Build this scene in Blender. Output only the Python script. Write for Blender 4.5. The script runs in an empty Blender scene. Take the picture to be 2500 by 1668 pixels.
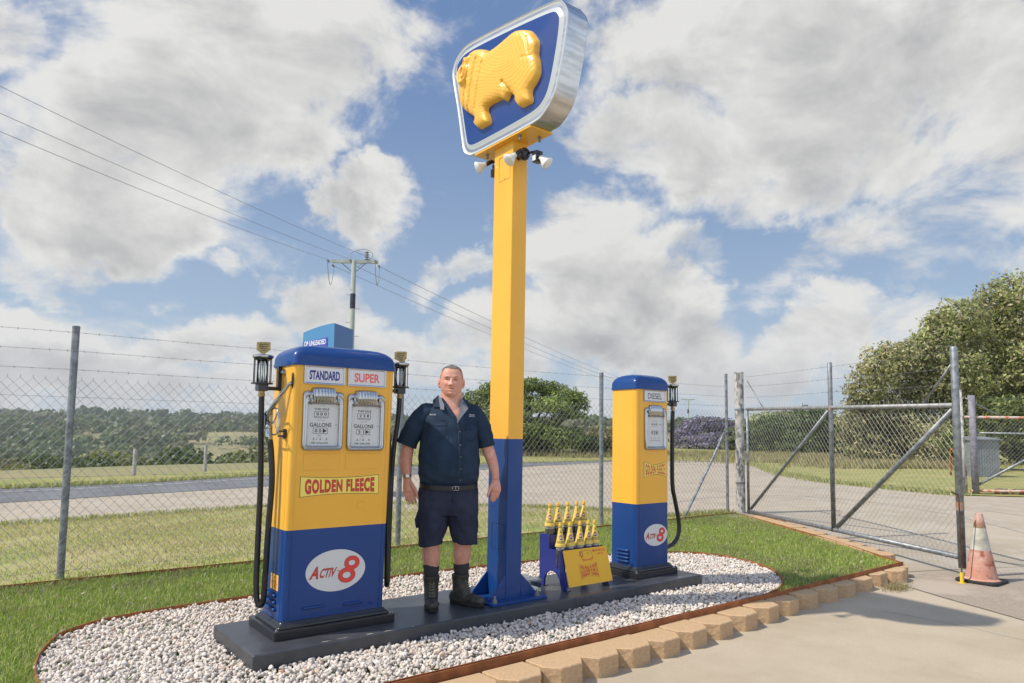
import bpy, math, random
import numpy as np
from mathutils import Vector, Matrix
random.seed(7); RNG=np.random.default_rng(7)
S=bpy.context.scene; C=S.collection
pi=math.pi; rad=math.radians

# ------------------------------------------------------------ camera
F=1715.3457; CX,CY=1253.,916.; H=1.45
R=np.array([[0.78810573,0.06070592,0.6125391],[-0.61542155,0.05819697,0.78604671],[0.01206977,-0.99645768,0.0832251]])
cam=bpy.data.cameras.new('camera'); co=bpy.data.objects.new('camera',cam); C.objects.link(co)
cam.sensor_width=36; cam.lens=F/2500*36; cam.shift_x=-(CX-1250)/2500; cam.shift_y=(CY-834)/2500
cam.clip_start=.05; cam.clip_end=9000
M3=Matrix([[R[i][0],-R[i][1],-R[i][2]] for i in range(3)])
co.matrix_world=Matrix.Translation((0,0,H))@M3.to_4x4()
S.camera=co
def ray(x,y): return R@np.array([x-CX,y-CY,F])
def gp(x,y,z=0.):           # a point of the survey: where a sight line meets height z
    d=ray(x,y); t=(z-H)/d[2]; return np.array([0,0,H])+t*d
def dp(x,y,dep):            # at a horizontal distance along the view
    d=ray(x,y); t=dep/(d[0]*.6147+d[1]*.7888); return np.array([0,0,H])+t*d

# ------------------------------------------------------------ light
SUN=Vector((-3.42,1.36,4.50)).normalized()
el=math.asin(SUN.z); az=math.atan2(SUN.x,SUN.y)
sl=bpy.data.lights.new('sun','SUN'); sl.energy=4.3; sl.angle=rad(.8); sl.color=(1,.93,.815)
so=bpy.data.objects.new('sun',sl); C.objects.link(so); so.rotation_euler=SUN.to_track_quat('Z','Y').to_euler(); so.location=(-20,10,30)
S.view_settings.view_transform='Standard'; S.view_settings.look='None'; S.view_settings.gamma=1; S.view_settings.exposure=0.10
W=bpy.data.worlds.new('World'); S.world=W; W.use_nodes=True
wt=W.node_tree; wt.nodes.clear()
def N(t,ty,**k):
    n=t.nodes.new(ty)
    for a,b in k.items():
        if a=='inp':
            for i,v in b.items(): n.inputs[i].default_value=v
        else: setattr(n,a,b)
    return n
def mth(t,op,a,b=None,c=None,clamp=False):
    n=t.nodes.new('ShaderNodeMath'); n.operation=op; n.use_clamp=clamp
    for i,v in enumerate((a,b,c)):
        if v is None: continue
        if isinstance(v,(int,float)): n.inputs[i].default_value=v
        else: t.links.new(v,n.inputs[i])
    return n.outputs[0]
def mapr(t,v,a,b,c=0,d=1,smooth=True):
    n=N(t,'ShaderNodeMapRange'); n.interpolation_type='SMOOTHSTEP' if smooth else 'LINEAR'
    t.links.new(v,n.inputs[0])
    for i,q in zip((1,2,3,4),(a,b,c,d)): n.inputs[i].default_value=q
    return n.outputs[0]
def mixc(t,f,a,b,mode='MIX'):
    n=N(t,'ShaderNodeMix',data_type='RGBA',blend_type=mode)
    for i,v in ((0,f),(6,a),(7,b)):
        if isinstance(v,(int,float)): n.inputs[i].default_value=v
        elif isinstance(v,tuple): n.inputs[i].default_value=(v+(1,))[:4]
        else: t.links.new(v,n.inputs[i])
    return n.outputs[2]
sky=N(wt,'ShaderNodeTexSky',sky_type='NISHITA',sun_disc=False,sun_elevation=el,sun_rotation=az)
sky.air_density=1.0; sky.dust_density=.9; sky.ozone_density=1.3
tc=N(wt,'ShaderNodeTexCoord'); dirv=tc.outputs['Generated']
sep=N(wt,'ShaderNodeSeparateXYZ'); wt.links.new(dirv,sep.inputs[0])
CL=[ # clouds: picture x, y, half width, half height, weight (survey of where each stood in the sky)
 (620,90,330,210,1.25),(420,300,250,160,1.1),(720,290,130,120,.95),(250,470,300,130,1.15),(60,330,130,120,.7),(480,520,110,80,.75),(30,40,100,90,.75),
 (860,500,115,105,1.1),(960,520,60,70,.55),
 (1750,60,330,190,1.2),(2150,180,420,260,1.3),(1650,330,280,170,1.2),(1500,380,110,110,.8),(2480,200,200,240,1.1),(2020,430,240,90,.8),
 (2420,440,190,130,1.0),(2250,560,210,110,1.0),(2480,660,160,110,.95),(2100,650,230,70,.75),
 (1400,620,180,150,1.1),(1560,740,240,140,1.05),(1140,680,150,70,.9),(1200,860,190,100,.8),(1720,600,140,70,.75),(1500,880,180,90,.8),
 (90,830,230,90,.95),(480,810,120,80,.9),(640,850,140,80,.85),(830,760,110,90,1.0),(1000,860,160,90,.8),(300,930,400,60,.7),(900,950,300,60,.6),
 (2050,780,200,70,.9),(1820,880,330,80,.75),(1010,180,90,60,.35),(1000,60,110,60,.3),(200,130,150,60,.45),(120,620,130,60,.7),(370,640,90,26,.45),(560,645,80,30,.55),(690,705,50,22,.45),(2330,830,260,100,.8)]
total=None; sg_=None; sv_=None
warp=N(wt,'ShaderNodeTexNoise',inp={2:4.5,3:6,4:.6}); wt.links.new(dirv,warp.inputs[0])
wv=N(wt,'ShaderNodeVectorMath',operation='MULTIPLY_ADD'); wt.links.new(warp.outputs['Color'],wv.inputs[0]); wv.inputs[1].default_value=(.30,.30,.30); 
w2=N(wt,'ShaderNodeVectorMath',operation='ADD'); wt.links.new(dirv,w2.inputs[0]); w2.inputs[1].default_value=(-.15,-.15,-.15); wt.links.new(w2.outputs[0],wv.inputs[2])
for (x,y,a,b,w) in CL:
    d=ray(x,y); d/=np.linalg.norm(d); rt=np.cross(d,[0,0,1]); rt/=np.linalg.norm(rt); up=np.cross(rt,d)
    sa,sb=a*.98/F,b*.98/F
    df=N(wt,'ShaderNodeVectorMath',operation='SUBTRACT'); wt.links.new(wv.outputs[0],df.inputs[0]); df.inputs[1].default_value=tuple(d)
    q=[]
    for v,s_ in ((rt,sa),(up,sb)):
        n=N(wt,'ShaderNodeVectorMath',operation='DOT_PRODUCT'); wt.links.new(df.outputs[0],n.inputs[0]); n.inputs[1].default_value=tuple(v/s_)
        q.append(mth(wt,'MULTIPLY',n.outputs['Value'],n.outputs['Value'])); upv=n.outputs['Value']
    n=N(wt,'ShaderNodeVectorMath',operation='DOT_PRODUCT'); wt.links.new(dirv,n.inputs[0]); n.inputs[1].default_value=tuple(d)
    r2=mth(wt,'ADD',q[0],q[1])
    g=mth(wt,'POWER',2.718,mth(wt,'MULTIPLY',mth(wt,'MULTIPLY',r2,r2),-.9))
    g=mth(wt,'MULTIPLY',g,mth(wt,'MULTIPLY',mth(wt,'GREATER_THAN',n.outputs['Value'],.2),w))
    gvv=mth(wt,'MULTIPLY',g,mth(wt,'MAXIMUM',mth(wt,'MINIMUM',upv,1.2),-1.2)); sg_=g if sg_ is None else mth(wt,'ADD',sg_,g); sv_=gvv if sv_ is None else mth(wt,'ADD',sv_,gvv)
    total=g if total is None else mth(wt,'MAXIMUM',total,mth(wt,'ADD',mth(wt,'MULTIPLY',total,.75),mth(wt,'MULTIPLY',g,.75)))if False else (g if total is None else mth(wt,'SMOOTH_MAX',total,g,.25))
mp=N(wt,'ShaderNodeVectorMath',operation='MULTIPLY'); wt.links.new(dirv,mp.inputs[0]); mp.inputs[1].default_value=(1,1,1.7)
n1=N(wt,'ShaderNodeTexNoise',inp={2:5.0,3:14,4:.62,8:.35}); wt.links.new(mp.outputs[0],n1.inputs[0])
n2=N(wt,'ShaderNodeTexNoise',inp={2:3.1,3:6,4:.6}); wt.links.new(mp.outputs[0],n2.inputs[0])
# the part of the sky behind the camera has scattered cloud, made brighter as added fill
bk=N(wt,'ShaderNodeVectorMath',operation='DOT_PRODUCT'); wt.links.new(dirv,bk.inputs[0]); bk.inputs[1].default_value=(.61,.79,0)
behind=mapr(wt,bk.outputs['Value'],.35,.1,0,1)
total=mth(wt,'ADD',mth(wt,'MINIMUM',total,1.35),mth(wt,'MULTIPLY',behind,mapr(wt,n2.outputs[0],.45,.62,0,.9)))
dens=mth(wt,'ADD',mth(wt,'ADD',total,mapr(wt,sep.outputs[2],.02,.24,.42,0)),mth(wt,'MULTIPLY',mth(wt,'SUBTRACT',n1.outputs[0],.5),3.0))
mask=mapr(wt,dens,.33,1.0)
core=mapr(wt,dens,.55,1.9)
hor=mapr(wt,sep.outputs[2],.0,.16,1,0)
csh=mapr(wt,n2.outputs[0],.35,.65,0,1)
n1b=N(wt,'ShaderNodeTexNoise',inp={2:5.0,3:6,4:.62,8:.35}); so_=N(wt,'ShaderNodeVectorMath',operation='ADD'); wt.links.new(mp.outputs[0],so_.inputs[0]); so_.inputs[1].default_value=(-.030,.010,.055); wt.links.new(so_.outputs[0],n1b.inputs[0])
rel=mth(wt,'MULTIPLY',mth(wt,'SUBTRACT',n1b.outputs[0],n1.outputs[0]),3.0)
under=mapr(wt,mth(wt,'ADD',mth(wt,'DIVIDE',sv_,mth(wt,'ADD',sg_,.05)),mth(wt,'MULTIPLY',mth(wt,'SUBTRACT',n2.outputs[0],.5),2.2)),.80,-1.10,0,1)
shd=mth(wt,'ADD',mth(wt,'MULTIPLY',mth(wt,'MULTIPLY',core,under),1.35),mth(wt,'ADD',mth(wt,'MULTIPLY',core,.20),mth(wt,'ADD',rel,mth(wt,'MULTIPLY',mth(wt,'SUBTRACT',n2.outputs[0],.5),.9))),clamp=True)
cc=mixc(wt,shd,(.84,.83,.80),(.42,.42,.43))
cc=mixc(wt,mth(wt,'MULTIPLY',csh,.15),cc,(.66,.65,.63))
cc=mixc(wt,mth(wt,'MULTIPLY',hor,.40),cc,(.60,.62,.65))
bl=N(wt,'ShaderNodeVectorMath',operation='MULTIPLY'); wt.links.new(sky.outputs[0],bl.inputs[0]); bl.inputs[1].default_value=(.125,.112,.10)
blue=mixc(wt,.68,bl.outputs[0],mixc(wt,mapr(wt,sep.outputs[2],.0,.55,0,1),(.44,.59,.78),(.155,.285,.58)))
fin=mixc(wt,mth(wt,'MULTIPLY',mask,.97),blue,cc)
gl_=N(wt,'ShaderNodeVectorMath',operation='SCALE'); wt.links.new(fin,gl_.inputs[0]); wt.links.new(mth(wt,'ADD',1.0,mth(wt,'MULTIPLY',behind,.75)),gl_.inputs['Scale']); fin=gl_.outputs[0]  # unseen sky behind the camera boosted, added fill for the shaded pump fronts
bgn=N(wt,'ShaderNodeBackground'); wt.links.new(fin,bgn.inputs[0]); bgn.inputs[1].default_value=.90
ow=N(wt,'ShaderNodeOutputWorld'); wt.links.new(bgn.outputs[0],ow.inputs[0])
W.cycles.sampling_method='MANUAL'; W.cycles.sample_map_resolution=512

# ------------------------------------------------------------ materials
MATS={}
def mat(name,col,rough=.5,metal=0.,var=0.,vs=3.,col2=None,bump=0.,bs=40.,coat=0.,spec=.5,trans=0.,alpha=1.,stretch=None,detail=6,lo=.35,hi=.65,c3=None,s3=1.,bdist=.01,ior=1.45,coord='Object'):
    if name in MATS: return MATS[name]
    m=bpy.data.materials.new(name); m.use_nodes=True; t=m.node_tree; b=t.nodes['Principled BSDF']
    b.inputs['Roughness'].default_value=rough; b.inputs['Metallic'].default_value=metal
    b.inputs['Specular IOR Level'].default_value=spec; b.inputs['IOR'].default_value=ior
    b.inputs['Transmission Weight'].default_value=trans; b.inputs['Alpha'].default_value=alpha
    if coat: b.inputs['Coat Weight'].default_value=coat; b.inputs['Coat Roughness'].default_value=.06
    tc=N(t,'ShaderNodeTexCoord'); v=tc.outputs[coord]
    if stretch:
        mm=N(t,'ShaderNodeVectorMath',operation='MULTIPLY'); t.links.new(v,mm.inputs[0]); mm.inputs[1].default_value=stretch; v=mm.outputs[0]
    out=col
    if var or col2:
        n=N(t,'ShaderNodeTexNoise',inp={2:vs,3:detail,4:.6}); t.links.new(v,n.inputs[0])
        f=mapr(t,n.outputs[0],lo,hi)
        if col2 is None: col2=tuple(c*(1-var) for c in col)
        out=mixc(t,f,col,col2)
        if c3:
            n3=N(t,'ShaderNodeTexNoise',inp={2:s3,3:4,4:.6}); t.links.new(v,n3.inputs[0])
            out=mixc(t,mapr(t,n3.outputs[0],.48,.66),out,c3)
        t.links.new(out,b.inputs['Base Color'])
    else: b.inputs['Base Color'].default_value=col+(1,)
    if bump:
        n=N(t,'ShaderNodeTexNoise',inp={2:bs,3:5,4:.6}); t.links.new(v,n.inputs[0])
        bp=N(t,'ShaderNodeBump'); bp.inputs[0].default_value=bump; bp.inputs[1].default_value=bdist; t.links.new(n.outputs[0],bp.inputs['Height']); t.links.new(bp.outputs[0],b.inputs['Normal'])
    MATS[name]=m; return m
YEL=(.84,.435,.046); BLU=(.008,.050,.20)
m_yel=mat('yellow_paint',YEL,.34,var=.05,vs=2,spec=.35,coat=.18,bump=.02,bs=6)
m_blu=mat('blue_paint',BLU,.34,var=.08,vs=2,spec=.3,coat=.25,bump=.02,bs=6)
m_blk=mat('black_paint',(.018,.018,.02),.3,var=.2,vs=8,coat=.3,bump=.05,bs=20)
m_chr=mat('chrome',(.42,.43,.44),.07,1.)
m_alu=mat('brushed_aluminium',(.62,.62,.61),.32,1.,var=.3,vs=3,stretch=(1,.3,8),bump=.03,bs=30)
m_silv=mat('silver_trim',(.62,.63,.61),.35,.6)
m_galv=mat('galvanised_steel',(.30,.32,.33),.5,.55,var=.45,vs=14,bump=.1,bs=60)
m_wire=mat('galvanised_wire',(.34,.34,.32),.55,.3)
m_barb=mat('barbed_wire_steel',(.20,.20,.20),.6,.5)
m_rust=mat('corten_steel',(.36,.125,.04),.8,var=.4,vs=7,bump=.1,bs=50)
m_dial=mat('dial_face',(.60,.60,.58),.35)
m_box=mat('sign_box_face',(.64,.63,.62),.3,coat=.4)
m_ink=mat('black_lettering',(.03,.03,.035),.5)
m_red=mat('red_lettering',(.60,.045,.03),.45)
m_coral=mat('coral_lettering',(.80,.12,.10),.45)
m_navy=mat('navy_lettering',(.03,.035,.22),.45)
m_white=mat('white_enamel',(.62,.62,.60),.35,coat=.3)
m_pale=mat('pale_yellow_enamel',(.86,.66,.10),.35,coat=.4)
m_lbl=mat('yellow_label',(.85,.45,.08),.5)
m_rub=mat('black_rubber',(.018,.018,.018),.38,var=.3,vs=5)
m_brass=mat('brass',(.42,.32,.14),.4,.8,var=.4,vs=60,bump=.2,bs=120)
def glassmat(name,col,a,rough=.03):
    m=bpy.data.materials.new(name); m.use_nodes=True; t=m.node_tree; t.nodes.clear()
    tr=N(t,'ShaderNodeBsdfTransparent'); tr.inputs[0].default_value=col+(1,); gl=N(t,'ShaderNodeBsdfGlossy'); gl.inputs['Roughness'].default_value=rough
    fr=N(t,'ShaderNodeFresnel'); fr.inputs[0].default_value=1.45
    f=mth(t,'ADD',fr.outputs[0],a,clamp=True); mx=N(t,'ShaderNodeMixShader'); t.links.new(f,mx.inputs[0]); t.links.new(tr.outputs[0],mx.inputs[1]); t.links.new(gl.outputs[0],mx.inputs[2])
    o=N(t,'ShaderNodeOutputMaterial'); t.links.new(mx.outputs[0],o.inputs[0]); return m
m_glass=glassmat('clear_glass',(.93,.96,.96),.03); m_perspex=glassmat('perspex',(.82,.87,.88),.06)
m_bottle=mat('dark_oil_glass',(.05,.04,.015),.08,coat=.6,var=.5,vs=10)
m_neck=mat('pale_bottle_glass',(.35,.36,.34),.1,coat=.5)
m_bulb=mat('frosted_bulb',(.75,.74,.70),.3,coat=.3)

# ------------------------------------------------------------ mesh tools
class MB:
    def __init__(s): s.v=[]; s.f=[]; s.m=[]; s.mi=0; s.sm=[]; s.smooth=False; s.cuts=[]
    def add(s,vs,fs):
        o=len(s.v); s.v+= [tuple(map(float,v)) for v in vs]
        for f in fs: s.f.append(tuple(i+o for i in f)); s.m.append(s.mi); s.sm.append(s.smooth)
        s.cuts.append(len(s.v)); return s
    def box(s,x0,x1,y0,y1,z0,z1):
        v=[(x,y,z) for z in (z0,z1) for y in (y0,y1) for x in (x0,x1)]
        return s.add(v,[(0,2,3,1),(4,5,7,6),(0,1,5,4),(2,6,7,3),(0,4,6,2),(1,3,7,5)])
    def loft(s,rings,cap0=True,cap1=True,closed=True):
        n=len(rings[0]); v=[p for r in rings for p in r]; f=[]
        for i in range(len(rings)-1):
            for j in range(n if closed else n-1):
                k=(j+1)%n; f.append((i*n+j,i*n+k,(i+1)*n+k,(i+1)*n+j))
        if cap0: f.append(tuple(range(n-1,-1,-1)))
        if cap1: f.append(tuple((len(rings)-1)*n+j for j in range(n)))
        return s.add(v,f)
    def tube(s,pts,r,n=8,cap=True,squash=None,up=None):
        pts=[Vector(p) for p in pts]; L=len(pts); rr=r if isinstance(r,(list,tuple)) else [r]*L
        rings=[]; u=None
        for i,p in enumerate(pts):
            t=(pts[min(i+1,L-1)]-pts[max(i-1,0)]).normalized()
            if u is None:
                a=Vector(up) if up else (Vector((0,0,1)) if abs(t.z)<.9 else Vector((1,0,0)))
                u=(a-t*a.dot(t)).normalized()
            else: u=(u-t*u.dot(t)).normalized()
            w=t.cross(u); q=squash if squash else 1
            rings.append([p+u*(math.cos(2*pi*j/n)*rr[i])+w*(math.sin(2*pi*j/n)*rr[i]*q) for j in range(n)])
        return s.loft(rings,cap,cap)
    def lathe(s,prof,c=(0,0,0),n=24,axis=None):
        c=Vector(c); q=Vector((0,0,1)).rotation_difference(Vector(axis).normalized()) if axis else None
        rings=[]
        for r,z in prof:
            ring=[Vector((r*math.cos(2*pi*j/n),r*math.sin(2*pi*j/n),z)) for j in range(n)]
            rings.append([c+(q@p if q else p) for p in ring])
        return s.loft(rings)
    def prism(s,poly,fn0,fn1):
        n=len(poly); v=[fn0(*p) for p in poly]+[fn1(*p) for p in poly]
        f=[tuple(range(n)),tuple(range(2*n-1,n-1,-1))]+[(i,i+n,(i+1)%n+n,(i+1)%n) for i in range(n)]
        return s.add(v,f)
    def ell(s,c,r,n=16,m=10,rot=None):
        c=Vector(c); rings=[]
        for i in range(m+1):
            th=pi*i/m; th=min(max(th,.02),pi-.02)
            ring=[Vector((r[0]*math.sin(th)*math.cos(2*pi*j/n),r[1]*math.sin(th)*math.sin(2*pi*j/n),-r[2]*math.cos(th))) for j in range(n)]
            rings.append([c+(rot@p if rot else p) for p in ring])
        return s.loft(rings)
def org(p):
    o=Vector((0,0,0))
    while p is not None: o+=p.location; p=p.parent
    return o
def link(name,me,mats,parent=None):
    o=bpy.data.objects.new(name,me); C.objects.link(o)
    if not isinstance(mats,(list,tuple)): mats=[mats]
    if not me.materials:
        for m in mats: me.materials.append(m)
    if parent: o.parent=parent
    return o
def put_each(name,mb,mats,parent=None,**k):
    vs=[0]+mb.cuts; o=None
    for a,b in zip(vs,vs[1:]):
        q=MB(); q.v=mb.v[a:b]; 
        for f,m,sm in zip(mb.f,mb.m,mb.sm):
            if a<=f[0]<b: q.f.append(tuple(i-a for i in f)); q.m.append(m); q.sm.append(sm)
        o=put(name,q,mats,parent,**k)
    return o
def put(name,mb,mats,parent=None,smooth=None,bevel=0,seg=2,loc=None):
    o0=org(parent) if parent else (Vector(loc) if loc else Vector((0,0,0)))
    me=bpy.data.meshes.new(name); me.from_pydata([(v[0]-o0.x,v[1]-o0.y,v[2]-o0.z) for v in mb.v],[],mb.f)
    me.polygons.foreach_set('material_index',mb.m)
    me.polygons.foreach_set('use_smooth',[True]*len(mb.f) if smooth or smooth==30 else mb.sm)
    me.update(); o=link(name,me,mats,parent)
    if loc and not parent: o.location=loc
    if smooth==30 or bevel: 
        pass
    if bevel:
        b=o.modifiers.new('bevel','BEVEL'); b.width=bevel; b.segments=seg; b.limit_method='ANGLE'; b.angle_limit=rad(35)
        me.polygons.foreach_set('use_smooth',[True]*len(mb.f)); wn=o.modifiers.new('wn','WEIGHTED_NORMAL'); wn.keep_sharp=True
    return o
def put30(name,mb,mats,parent=None,ang=35,**k):
    o=put(name,mb,mats,parent,smooth=True,**k); o.data.set_sharp_from_angle(angle=rad(ang)); return o
def tag(o,label=None,cat=None,group=None,kind=None):
    if label: o['label']=label
    if cat: o['category']=cat
    if group: o['group']=group
    if kind: o['kind']=kind
    return o
def thing(name,label,cat,loc,group=None):
    o=bpy.data.objects.new(name,None); C.objects.link(o); o.location=loc; o.empty_display_size=.1
    return tag(o,label,cat,group)
def copytree(o,parent=None):
    c=o.copy(); C.objects.link(c)
    if parent: c.parent=parent
    for ch in list(o.children): copytree(ch,c)
    return c
def npmesh(name,V,Fc,mats,parent=None,smooth=False,colors=None):
    """V (n,3) ; Fc (m,k) array of faces"""
    me=bpy.data.meshes.new(name); V=np.asarray(V,np.float32); Fc=np.asarray(Fc,np.int32); k=Fc.shape[1]
    me.vertices.add(len(V)); me.vertices.foreach_set('co',V.ravel())
    me.loops.add(Fc.size); me.loops.foreach_set('vertex_index',Fc.ravel())
    me.polygons.add(len(Fc)); me.polygons.foreach_set('loop_start',np.arange(0,Fc.size,k,dtype=np.int32))
    me.polygons.foreach_set('use_smooth',np.full(len(Fc),smooth))
    if colors is not None:
        a=me.color_attributes.new('tint','FLOAT_COLOR','POINT'); a.data.foreach_set('color',np.asarray(colors,np.float32).ravel())
    me.update(calc_edges=True); me.validate()
    return link(name,me,mats,parent)
def rrect(x0,x1,z0,z1,r,n=5):
    p=[]
    for cx,cz,a in ((x1-r,z1-r,0),(x0+r,z1-r,90),(x0+r,z0+r,180),(x1-r,z0+r,270)):
        for i in range(n+1): t=rad(a+90*i/n); p.append((cx+r*math.cos(t),cz+r*math.sin(t)))
    return p
def smoothstep(x,a,b):
    t=min(max((x-a)/(b-a),0),1); return t*t*(3-2*t)
# text as mesh. warp(u,v) gets coordinates normalised to the text's width (0..1) and height (0..1)
def text(name,s,fn,mats,parent=None,bold=0.,shear=0.,grow=0.,spacing=1.):
    cu=bpy.data.curves.new('t','FONT'); cu.body=s; cu.size=1; cu.offset=bold+grow; cu.shear=shear; cu.fill_mode='FRONT'; cu.resolution_u=4; cu.space_character=spacing
    o=bpy.data.objects.new('t',cu); C.objects.link(o)
    bpy.context.view_layer.update()
    me=bpy.data.meshes.new_from_object(o.evaluated_get(bpy.context.evaluated_depsgraph_get()))
    bpy.data.objects.remove(o)
    P=np.array([v.co[:] for v in me.vertices]); g=grow
    x0,x1,y0,y1=P[:,0].min()+g,P[:,0].max()-g,P[:,1].min()+g,P[:,1].max()-g
    o0=org(parent)
    for i,v in enumerate(me.vertices):
        q=fn((P[i,0]-x0)/(x1-x0),(P[i,1]-y0)/(y1-y0)); v.co=Vector(q)-o0
    me.name=name; ob=link(name,me,mats,parent); return ob

# ------------------------------------------------------------ ground
def inside_garden(x,y):
    return 4.3<y<7.6 and x<(8.9+(y-3.8)*.69-.5)
def gz(x,y):
    d=.6125*x+.786*y; return -.15+.15*smoothstep(d,8.0,13.5)
m_conc=mat('pale_concrete',(.465,.388,.278),.85,col2=(.38,.31,.215),vs=1.6,lo=.3,hi=.7,c3=(.455,.375,.275),s3=.7,bump=.12,bs=60,bdist=.004,detail=10)
m_conc2=mat('coarse_concrete',(.36,.295,.225),.9,col2=(.26,.21,.16),vs=60,lo=.35,hi=.65,c3=(.40,.33,.26),s3=1.,bump=.35,bs=160,bdist=.005,detail=6)
m_drive=mat('worn_driveway',(.42,.355,.27),.9,col2=(.345,.292,.22),vs=.6,c3=(.43,.385,.315),s3=2.2,bump=.15,bs=90,bdist=.005,detail=8)
def grid_sheet(name,x0,x1,y0,y1,st,fz,m,keep=None):
    mb=MB(); nx=int((x1-x0)/st)+1; ny=int((y1-y0)/st)+1
    for j in range(ny):
        for i in range(nx): x=x0+i*st; y=y0+j*st; mb.v.append((x,y,fz(x,y)))
    for j in range(ny-1):
        for i in range(nx-1):
            if keep and not keep(x0+i*st,y0+j*st): continue
            a=j*nx+i; mb.f.append((a,a+1,a+nx+1,a+nx)); mb.m.append(0); mb.sm.append(True)
    return tag(put(name,mb,m),kind='structure')
grid_sheet('driveway',-12,44,-8,40,.5,lambda x,y: gz(x,y)-(.10 if inside_garden(x,y) else 0),m_drive,keep=lambda x,y: y< 21+.33*max(x,-3) and y<30)
def sheet(name,poly,m,z=0.,zf=None,kind='structure',sub=False):
    mb=MB(); mb.add([(p[0],p[1],(zf(p[0],p[1]) if zf else 0)+z) for p in poly],[tuple(range(len(poly)))])
    o=put(name,mb,m); 
    if kind: tag(o,kind=kind)
    return o
# near smooth slab with joints, and the coarse strip to its right
sheet('concrete_apron',[(-6,-6),(8,-6),(7.02,1.2),(7.9,3.05),(8.62,4.35),(8.0,4.4),(-6,4.4)],m_conc,-.146)
sheet('coarse_concrete_strip',[(8,-6),(14,-6),(9.75,1.2),(10.7,3.1),(8.95,3.75),(8.62,4.35),(7.9,3.05),(7.02,1.2)],m_conc2,-.144)
def spots(m,sc,thr,dark):
    t=m.node_tree; b=t.nodes['Principled BSDF']; old=b.inputs['Base Color'].links[0].from_socket; tc=N(t,'ShaderNodeTexCoord')
    wn=N(t,'ShaderNodeTexNoise',inp={2:9,3:3}); t.links.new(tc.outputs['Object'],wn.inputs[0]); ad=N(t,'ShaderNodeVectorMath',operation='MULTIPLY_ADD'); t.links.new(wn.outputs['Color'],ad.inputs[0]); ad.inputs[1].default_value=(.06,.06,0); t.links.new(tc.outputs['Object'],ad.inputs[2])
    v=N(t,'ShaderNodeTexVoronoi',inp={2:sc}); v.inputs['Randomness'].default_value=1; t.links.new(ad.outputs[0],v.inputs[0])
    v2=N(t,'ShaderNodeTexNoise',inp={2:1.1,3:2}); t.links.new(tc.outputs['Object'],v2.inputs[0])
    f=mth(t,'MULTIPLY',mapr(t,v.outputs['Distance'],thr*.6,thr,1,0),mapr(t,v2.outputs[0],.48,.56,0,.6)); t.links.new(mixc(t,f,old,dark),b.inputs['Base Color'])
    src=b.inputs['Base Color'].links[0].from_socket; w=N(t,'ShaderNodeTexNoise',inp={2:55.,3:6,4:.75}); t.links.new(tc.outputs['Object'],w.inputs[0])
    t.links.new(mixc(t,mapr(t,w.outputs[0],.40,.62,0,.42),src,(.35,.285,.20)),b.inputs['Base Color'])
spots(m_conc,2.3,.075,(.17,.15,.12)); spots(m_drive,1.5,.06,(.2,.18,.15))
def dens(pts,st,closed=False):
    P=[Vector(p) for p in pts]; out=[]; n=len(P)
    for i in range(n if closed else n-1):
        a,b,c,d=P[(i-1)%n] if closed or i>0 else P[i],P[i],P[(i+1)%n],P[(i+2)%n] if closed or i+2<n else P[i+1]
        k=max(1,int((c-b).length/st))
        for j in range(k):
            t=j/k; out.append(.5*((2*b)+(c-a)*t+(2*a-5*b+4*c-d)*t*t+(-a+3*b-3*c+d)*t**3))
    if not closed: out.append(P[-1])
    return [(p.x,p.y) for p in out]
m_joint=mat('joint_filler',(.14,.115,.09),.95)
def strip(name,pts,w,m,z,zf=None,kind='structure'):
    mb=MB(); L=[];Rr=[]
    for i,p in enumerate(pts):
        a=Vector(pts[max(i-1,0)][:2]); b=Vector(pts[min(i+1,len(pts)-1)][:2]); t=(b-a).normalized(); n=Vector((-t.y,t.x))*w/2
        zz=z+(zf(p[0],p[1]) if zf else 0); L.append((p[0]+n.x,p[1]+n.y,zz)); Rr.append((p[0]-n.x,p[1]-n.y,zz))
    k=len(pts); mb.add(L+Rr,[(i,i+1,k+i+1,k+i) for i in range(k-1)])
    return tag(put(name,mb,m),kind=kind)
strip('concrete_joint',[(8.62,4.35),(7.9,3.05),(7.02,1.2),(7.4,-2)],.012,m_joint,-.139)
strip('concrete_joint',[(8.8,3.95),(10.7,3.1),(9.75,1.2),(10.5,-1)],.016,m_joint,-.137)
a_=gp(2140,1489,-.146); b_=gp(2320,1520,-.146); c_=gp(2620,1590,-.146)
strip('concrete_joint',[a_[:2],b_[:2],c_[:2]],.022,mat('pale_joint',(.50,.45,.36),.9,col2=(.43,.37,.285),vs=9),-.1435)
strip('concrete_joint',[gp(2378,1357,-.1)[:2],gp(2440,1366,-.1)[:2],gp(2650,1405,-.1)[:2]],.018,m_joint,.004,zf=gz)
m_tyre=mat('tyre_marks',(.345,.30,.235),.9,col2=(.405,.355,.28),vs=4,lo=.42,hi=.60,stretch=(1,1,1),bump=.1,bs=60)
for k_,(pts_,w_) in enumerate((([(1500,1235),(1700,1195),(1950,1190),(2200,1215),(2520,1262)],.20),([(1480,1262),(1720,1215),(1980,1212),(2230,1240),(2540,1300)],.22),([(1100,1180),(1400,1150),(1700,1135),(1900,1160)],.25))):
    strip('tyre_mark',dens([tuple(gp(x,y,0)[:2]) for x,y in pts_],.5),w_,m_tyre,.003+.0015*k_,zf=gz)
m_road=mat('asphalt',(.17,.172,.178),.85,var=.25,vs=.8,bump=.2,bs=40,detail=8)
near=[(-14,12.4),(-5,15.2),(.65,16.85),(3,17.5),(6.2,18.5),(11.7,21.1),(20.4,24.6),(26,26.2)]
far=[(31,28.3),(22.9,27.9),(15.4,26.9),(7.6,22.9),(3.6,21.25),(.8,20.7),(-5,19.2),(-14,16.5)]
sheet('road',near+far,m_road,.008)
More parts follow.
